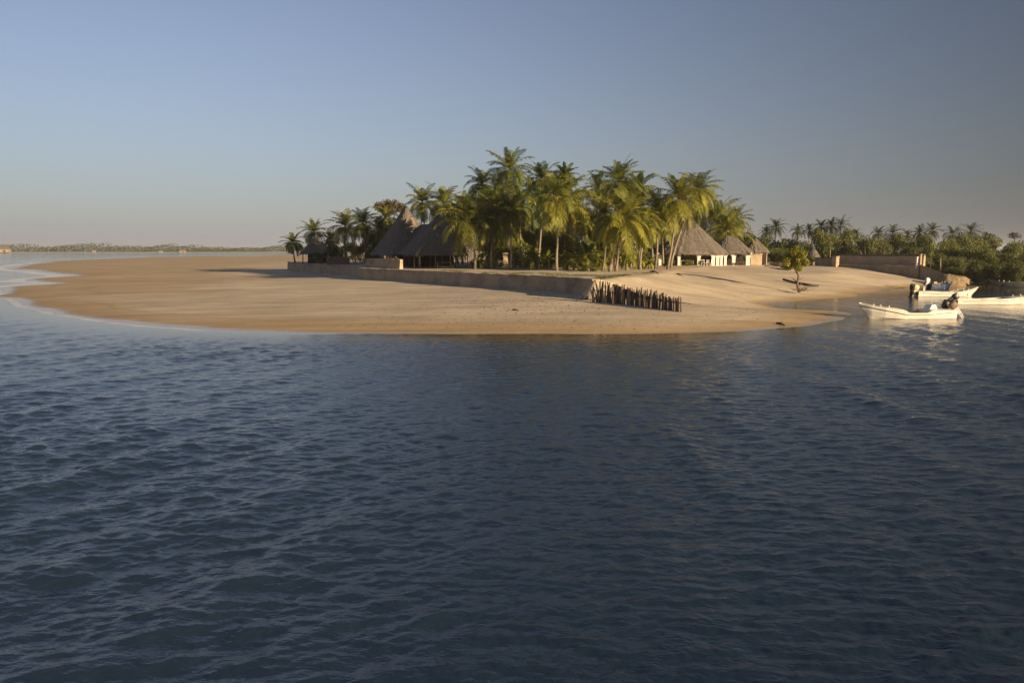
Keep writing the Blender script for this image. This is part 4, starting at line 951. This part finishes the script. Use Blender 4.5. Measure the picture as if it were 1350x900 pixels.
# dugout canoe and beached boats
def canoe(p0, p1, label, m, mtip=None, B=.6, H_=.4, tilt=0.0, group=None):
    a, b_ = Vector(p0), Vector(p1); L_ = (b_ - a).length; mid_ = (a + b_) / 2; n = 20; ro, ri = [], []
    d = (b_ - a); rz = math.atan2(d.y, d.x); ry = -math.asin(d.z / L_)
    for i in range(n + 1):
        t = i / n; w_ = B / 2 * math.sin(math.pi * (.04 + .92 * t)) ** .6; s = H_ + .16 * abs(2 * t - 1) ** 3; x = (t - .5) * L_
        q = [(x, -w_, s), (x, -w_ * .9, .16), (x, 0, .02 + .1 * abs(2*t-1)**3), (x, w_ * .9, .16), (x, w_, s)]
        ro.append(q + [(x, w_ * .8, s), (x, w_ * .6, .18), (x, 0, .12 + .1 * abs(2*t-1)**3), (x, -w_ * .6, .18), (x, -w_ * .8, s)])
    root = empty('dugout_canoe', mid_, label, 'canoe', group); root.rotation_euler = (tilt, ry, rz)
    MB().loft(ro).build('hull', m, root)
    if mtip:
        MB().loft([[Vector(p) * 1.0 + Vector((0, 0, .012)) if False else (p[0], p[1] * 1.04, p[2] + .01) for p in r] for r in ro[-5:]]).build('bow_tip', mtip, root)
    for t in (-.2, .2): MB().box((t * L_, 0, H_ - .04), (.16, B * .84, .03)).build('thwart', m, root)
    return root
def gat(px, py):
    z = .5
    for _ in range(14):
        p = at(px, py, z); z = .5 * z + .5 * ground(p[0], p[1])
    return Vector(at(px, py, z))
canoe(gat(1032, 371), gat(1079, 379.5), 'brown dugout canoe with a white tip lying on the sand by the lone tree', M_wood, M_white, .5, .24)
canoe(gat(1016, 350.5), gat(1030, 351.5), 'pale beached canoe left of its pair in front of the shrubs by the tan hut', M_pale, None, .9, .5)
canoe(gat(1029, 353.5), gat(1044, 357), 'pale beached canoe right of its pair beside the lone tree crown', M_pale, None, .8, .45)
# low kerb on the sand at the wall's left end
a, b_ = gat(1062, 350.5), gat(1103, 352)
mb = MB(); 
for s in range(1): 
    d = (b_ - a); nx = Vector((-d.y, d.x, 0)).normalized() * .5
    mb.add([a - nx - Vector((0,0,.3)), b_ - nx - Vector((0,0,.3)), b_ + nx - Vector((0,0,.3)), a + nx - Vector((0,0,.3)), a - nx*.8 + Vector((0,0,.3)), b_ - nx*.8 + Vector((0,0,.3)), b_ + nx*.8 + Vector((0,0,.3)), a + nx*.8 + Vector((0,0,.3))], [(3,2,1,0),(4,5,6,7),(0,1,5,4),(1,2,6,5),(2,3,7,6),(3,0,4,7)])
o = mb.build('low_step', M_wall, None); prop(o, 'low pale plaster step at the top of the beach left of the wall pier', 'step'); bevel(o, .06)

# ------------------------------------------------------------------ driftwood, debris, grass
def stick(px0, py0, px1, py1, r, label, bend=.1):
    a, b_ = gat(px0, py0), gat(px1, py1); m_ = (a + b_) / 2 + Vector((0, 0, bend)); o = MB().tube([Vector((0, 0, .02)), m_ - a, b_ - a + Vector((0, 0, .03))], [r, r * .85, r * .5], 7).build('driftwood', M_wood, None, True, loc=a)
    prop(o, label, 'driftwood')
stick(1024, 427, 1036, 429.5, .10, 'dark stick lying on the wet sand spit near the water')
stick(893, 361, 901, 366, .09, 'dark branch lying on the dune slope below the leaning palms')
stick(860, 357, 868, 361, .08, 'short log on the dune edge below the straight dark trunk')
stick(676, 409, 684, 410, .06, 'small twig on the beach in front of the long wall')
rg = random.Random(9); mb = MB()
for i in range(900):
    px, py = rg.uniform(480, 1000), rg.uniform(388, 432) 
    if rg.random() < .5: px, py = rg.gauss(690, 60), rg.gauss(405, 8)
    p = at(px, py, .5); z = float(beach(p[0], p[1])[0])
    if z < .12 or inside(np.array([p[0]]), np.array([p[1]]), POLY)[0]: continue
    s = rg.uniform(.03, .085); a = rg.uniform(0, 6.28); c = Vector((p[0], p[1], z + .01)); e = Vector((math.cos(a), math.sin(a), 0)); f = Vector((-e.y, e.x, 0))
    mb.add([c - e * s, c - f * s * .5, c + e * s, c + f * s * .5, c + Vector((0, 0, s * .6))], [(0, 1, 4), (1, 2, 4), (2, 3, 4), (3, 0, 4)])
prop(mb.build('beach_debris', M_wood, None), 'scattered weed, shells and bits of wood on the sand', 'debris', kind='stuff')
mb = MB(); gp_, gx_, gy_ = [], [], []
for i in range(12000):
    px = rg.choice((rg.gauss(590, 14), rg.gauss(620, 12), rg.uniform(660, 700), rg.uniform(700, 800), rg.uniform(740, 850), rg.uniform(780, 845)))
    dx = rg.uniform(.6, 5) if px < 700 else rg.uniform(.5, 7)
    j = np.interp(px, [479, 540, 622, 700, 770, 786, 812, 845], [353.8, 356.2, 360, 363.2, 366.8, 368, 365.5, 362]); p = at(px, j, TZ)
    gx_.append(p[0] + rg.uniform(.2, 1) * dx * .5); gy_.append(p[1] + dx)
gx_ = np.array(gx_); gy_ = np.array(gy_); gz_ = terrace(gx_, gy_)[0]; ok_ = vnoise(gx_, gy_, 2.2, 1) > -.06
for x, y, z in zip(gx_[ok_], gy_[ok_], gz_[ok_]):
    h = rg.uniform(.05, .17); a = rg.uniform(0, 6.28); e = Vector((math.cos(a), math.sin(a), 0)) * rg.uniform(.02, .045)
    t_ = Vector((rg.uniform(-.1, .1), rg.uniform(-.1, .1), h)); c = Vector((x, y, z - .02))
    mb.add([c - e, c + e, c + t_], [(0, 1, 2)], rg.random())
prop(mb.build('grass', M_grass, None), 'green grass and creepers along the top of the long wall', 'grass', kind='stuff')

# ------------------------------------------------------------------ far shore
xs = np.linspace(-2600, 1800, 220); ds = np.array([0, 14, 40, 90, 400.])
XX, KK = np.meshgrid(xs, ds); base = 1235 + 60 * np.sin(XX / 420) + vnoise(XX, XX * 0, 90) * 60 + np.clip((XX + 500) * .12, -60, 260)
prop(np_grid('far_shore', XX, base + KK, np.interp(KK, ds, [-.5, .7, 1.3, 1.6, 2.0]), M_sand, attrs={'wet': np.zeros(XX.shape)}), kind='structure')
gr = np.random.default_rng(21); NQ = 70000
fx = gr.uniform(-2000, 900, NQ); kb = np.interp(fx, xs, base[0]); z0_ = np.zeros(NQ)
top = (11.5 + 7 * vnoise(fx, z0_, 60, 3) + 6 * vnoise(fx, z0_, 19, 7) + 4 * vnoise(fx, z0_, 8, 5)) * np.interp(fx, [-900, -500, -350, -250, 900], [1.12, 1.0, .78, .66, .66])
dd = gr.random(NQ) ** 1.5; C_ = np.stack([fx, kb + 42 + dd * 70, 1.0 + gr.random(NQ) ** 1.0 * top * (.72 + .3 * dd)], -1)
n_ = np.stack([gr.normal(0, .6, NQ), gr.normal(-.6, .5, NQ), gr.normal(.3, .5, NQ)], -1); n_ /= np.linalg.norm(n_, axis=1)[:, None]
a_ = np.cross(n_, gr.normal(0, 1, (NQ, 3))); a_ /= np.linalg.norm(a_, axis=1)[:, None]; b_ = np.cross(n_, a_); sz = gr.uniform(.6, 1.35, NQ)[:, None]
Vq = np.stack([C_ - a_ * sz, C_ - b_ * sz * .7, C_ + a_ * sz, C_ + b_ * sz * .7], 1).reshape(-1, 3)
me = bpy.data.meshes.new('far_wood'); me.vertices.add(NQ * 4); me.vertices.foreach_set('co', Vq.astype(np.float32).ravel()); me.loops.add(NQ * 4)
me.loops.foreach_set('vertex_index', np.arange(NQ * 4, dtype=np.int32)); me.polygons.add(NQ); me.polygons.foreach_set('loop_start', np.arange(0, NQ * 4, 4, dtype=np.int32)); me.update(calc_edges=True)
ta = me.attributes.new('tint', 'FLOAT', 'FACE'); ta.data.foreach_set('value', np.clip(gr.normal(.4, .2, NQ) + .5 * vnoise(fx, z0_, 14, 2), 0, 1).astype(np.float32)); me.materials.append(M_farleaf)
prop(link('far_wood', me), 'low wooded belt along the far shore across the channel', 'wood', kind='stuff')
def far_house(px, py, wd, h, label, rot=0.2):
    D_ = 1262; p = atD(px, py, D_); D_ = float(np.interp(p[0], xs, base[0])) + 37; p = atD(px, py, D_); r = empty('house', (p[0], D_, 1.0), label, 'house', rz=rot)
    MB().box((0, 0, h / 2), (wd, wd * .7, h)).build('wall', M_wall2, r)
    a, c, e = wd / 2 + .5, wd * .35 + .5, wd * .28
    MB().add([(-a, -c, h + .003), (a, -c, h + .003), (a, c, h + .003), (-a, c, h + .003), (-a * .6, 0, h + e), (a * .6, 0, h + e)], [(0, 1, 5, 4), (1, 2, 5), (2, 3, 4, 5), (3, 0, 4), (3, 2, 1, 0)]).build('roof', M_thatch, r)
    MB().box((wd * .1, -wd * .352, h * .4), (wd * .16, .12, h * .75)).build('door', M_dark, r)
far_house(6, 330, 14, 4.5, 'tan house at the left picture edge on the far shore')
far_house(124, 331, 4.5, 2.2, 'small pale house in the middle of the far shore')
far_house(212, 331, 5, 1.6, 'small tan house on the far shore, left of its neighbour by the island side')
far_house(241, 331, 9, 1.7, 'low tan house on the far shore nearest the island')

# ------------------------------------------------------------------ air
def haze():
    m = bpy.data.materials.new('haze'); m.use_nodes = True; n, l = N(m); n.remove(n['Principled BSDF'])
    v = n.new('ShaderNodeVolumePrincipled'); v.inputs['Density'].default_value = .00017; v.inputs['Color'].default_value = (.86, .88, .92, 1); v.inputs['Anisotropy'].default_value = .2
    l.new(v.outputs[0], n['Material Output'].inputs['Volume'])
    o = MB().box((0, 0, 13), (19000, 19000, 36)).build('haze', m); prop(o, kind='stuff', label='thin pale dust haze lying over the water and the far shore', cat='haze')
haze()
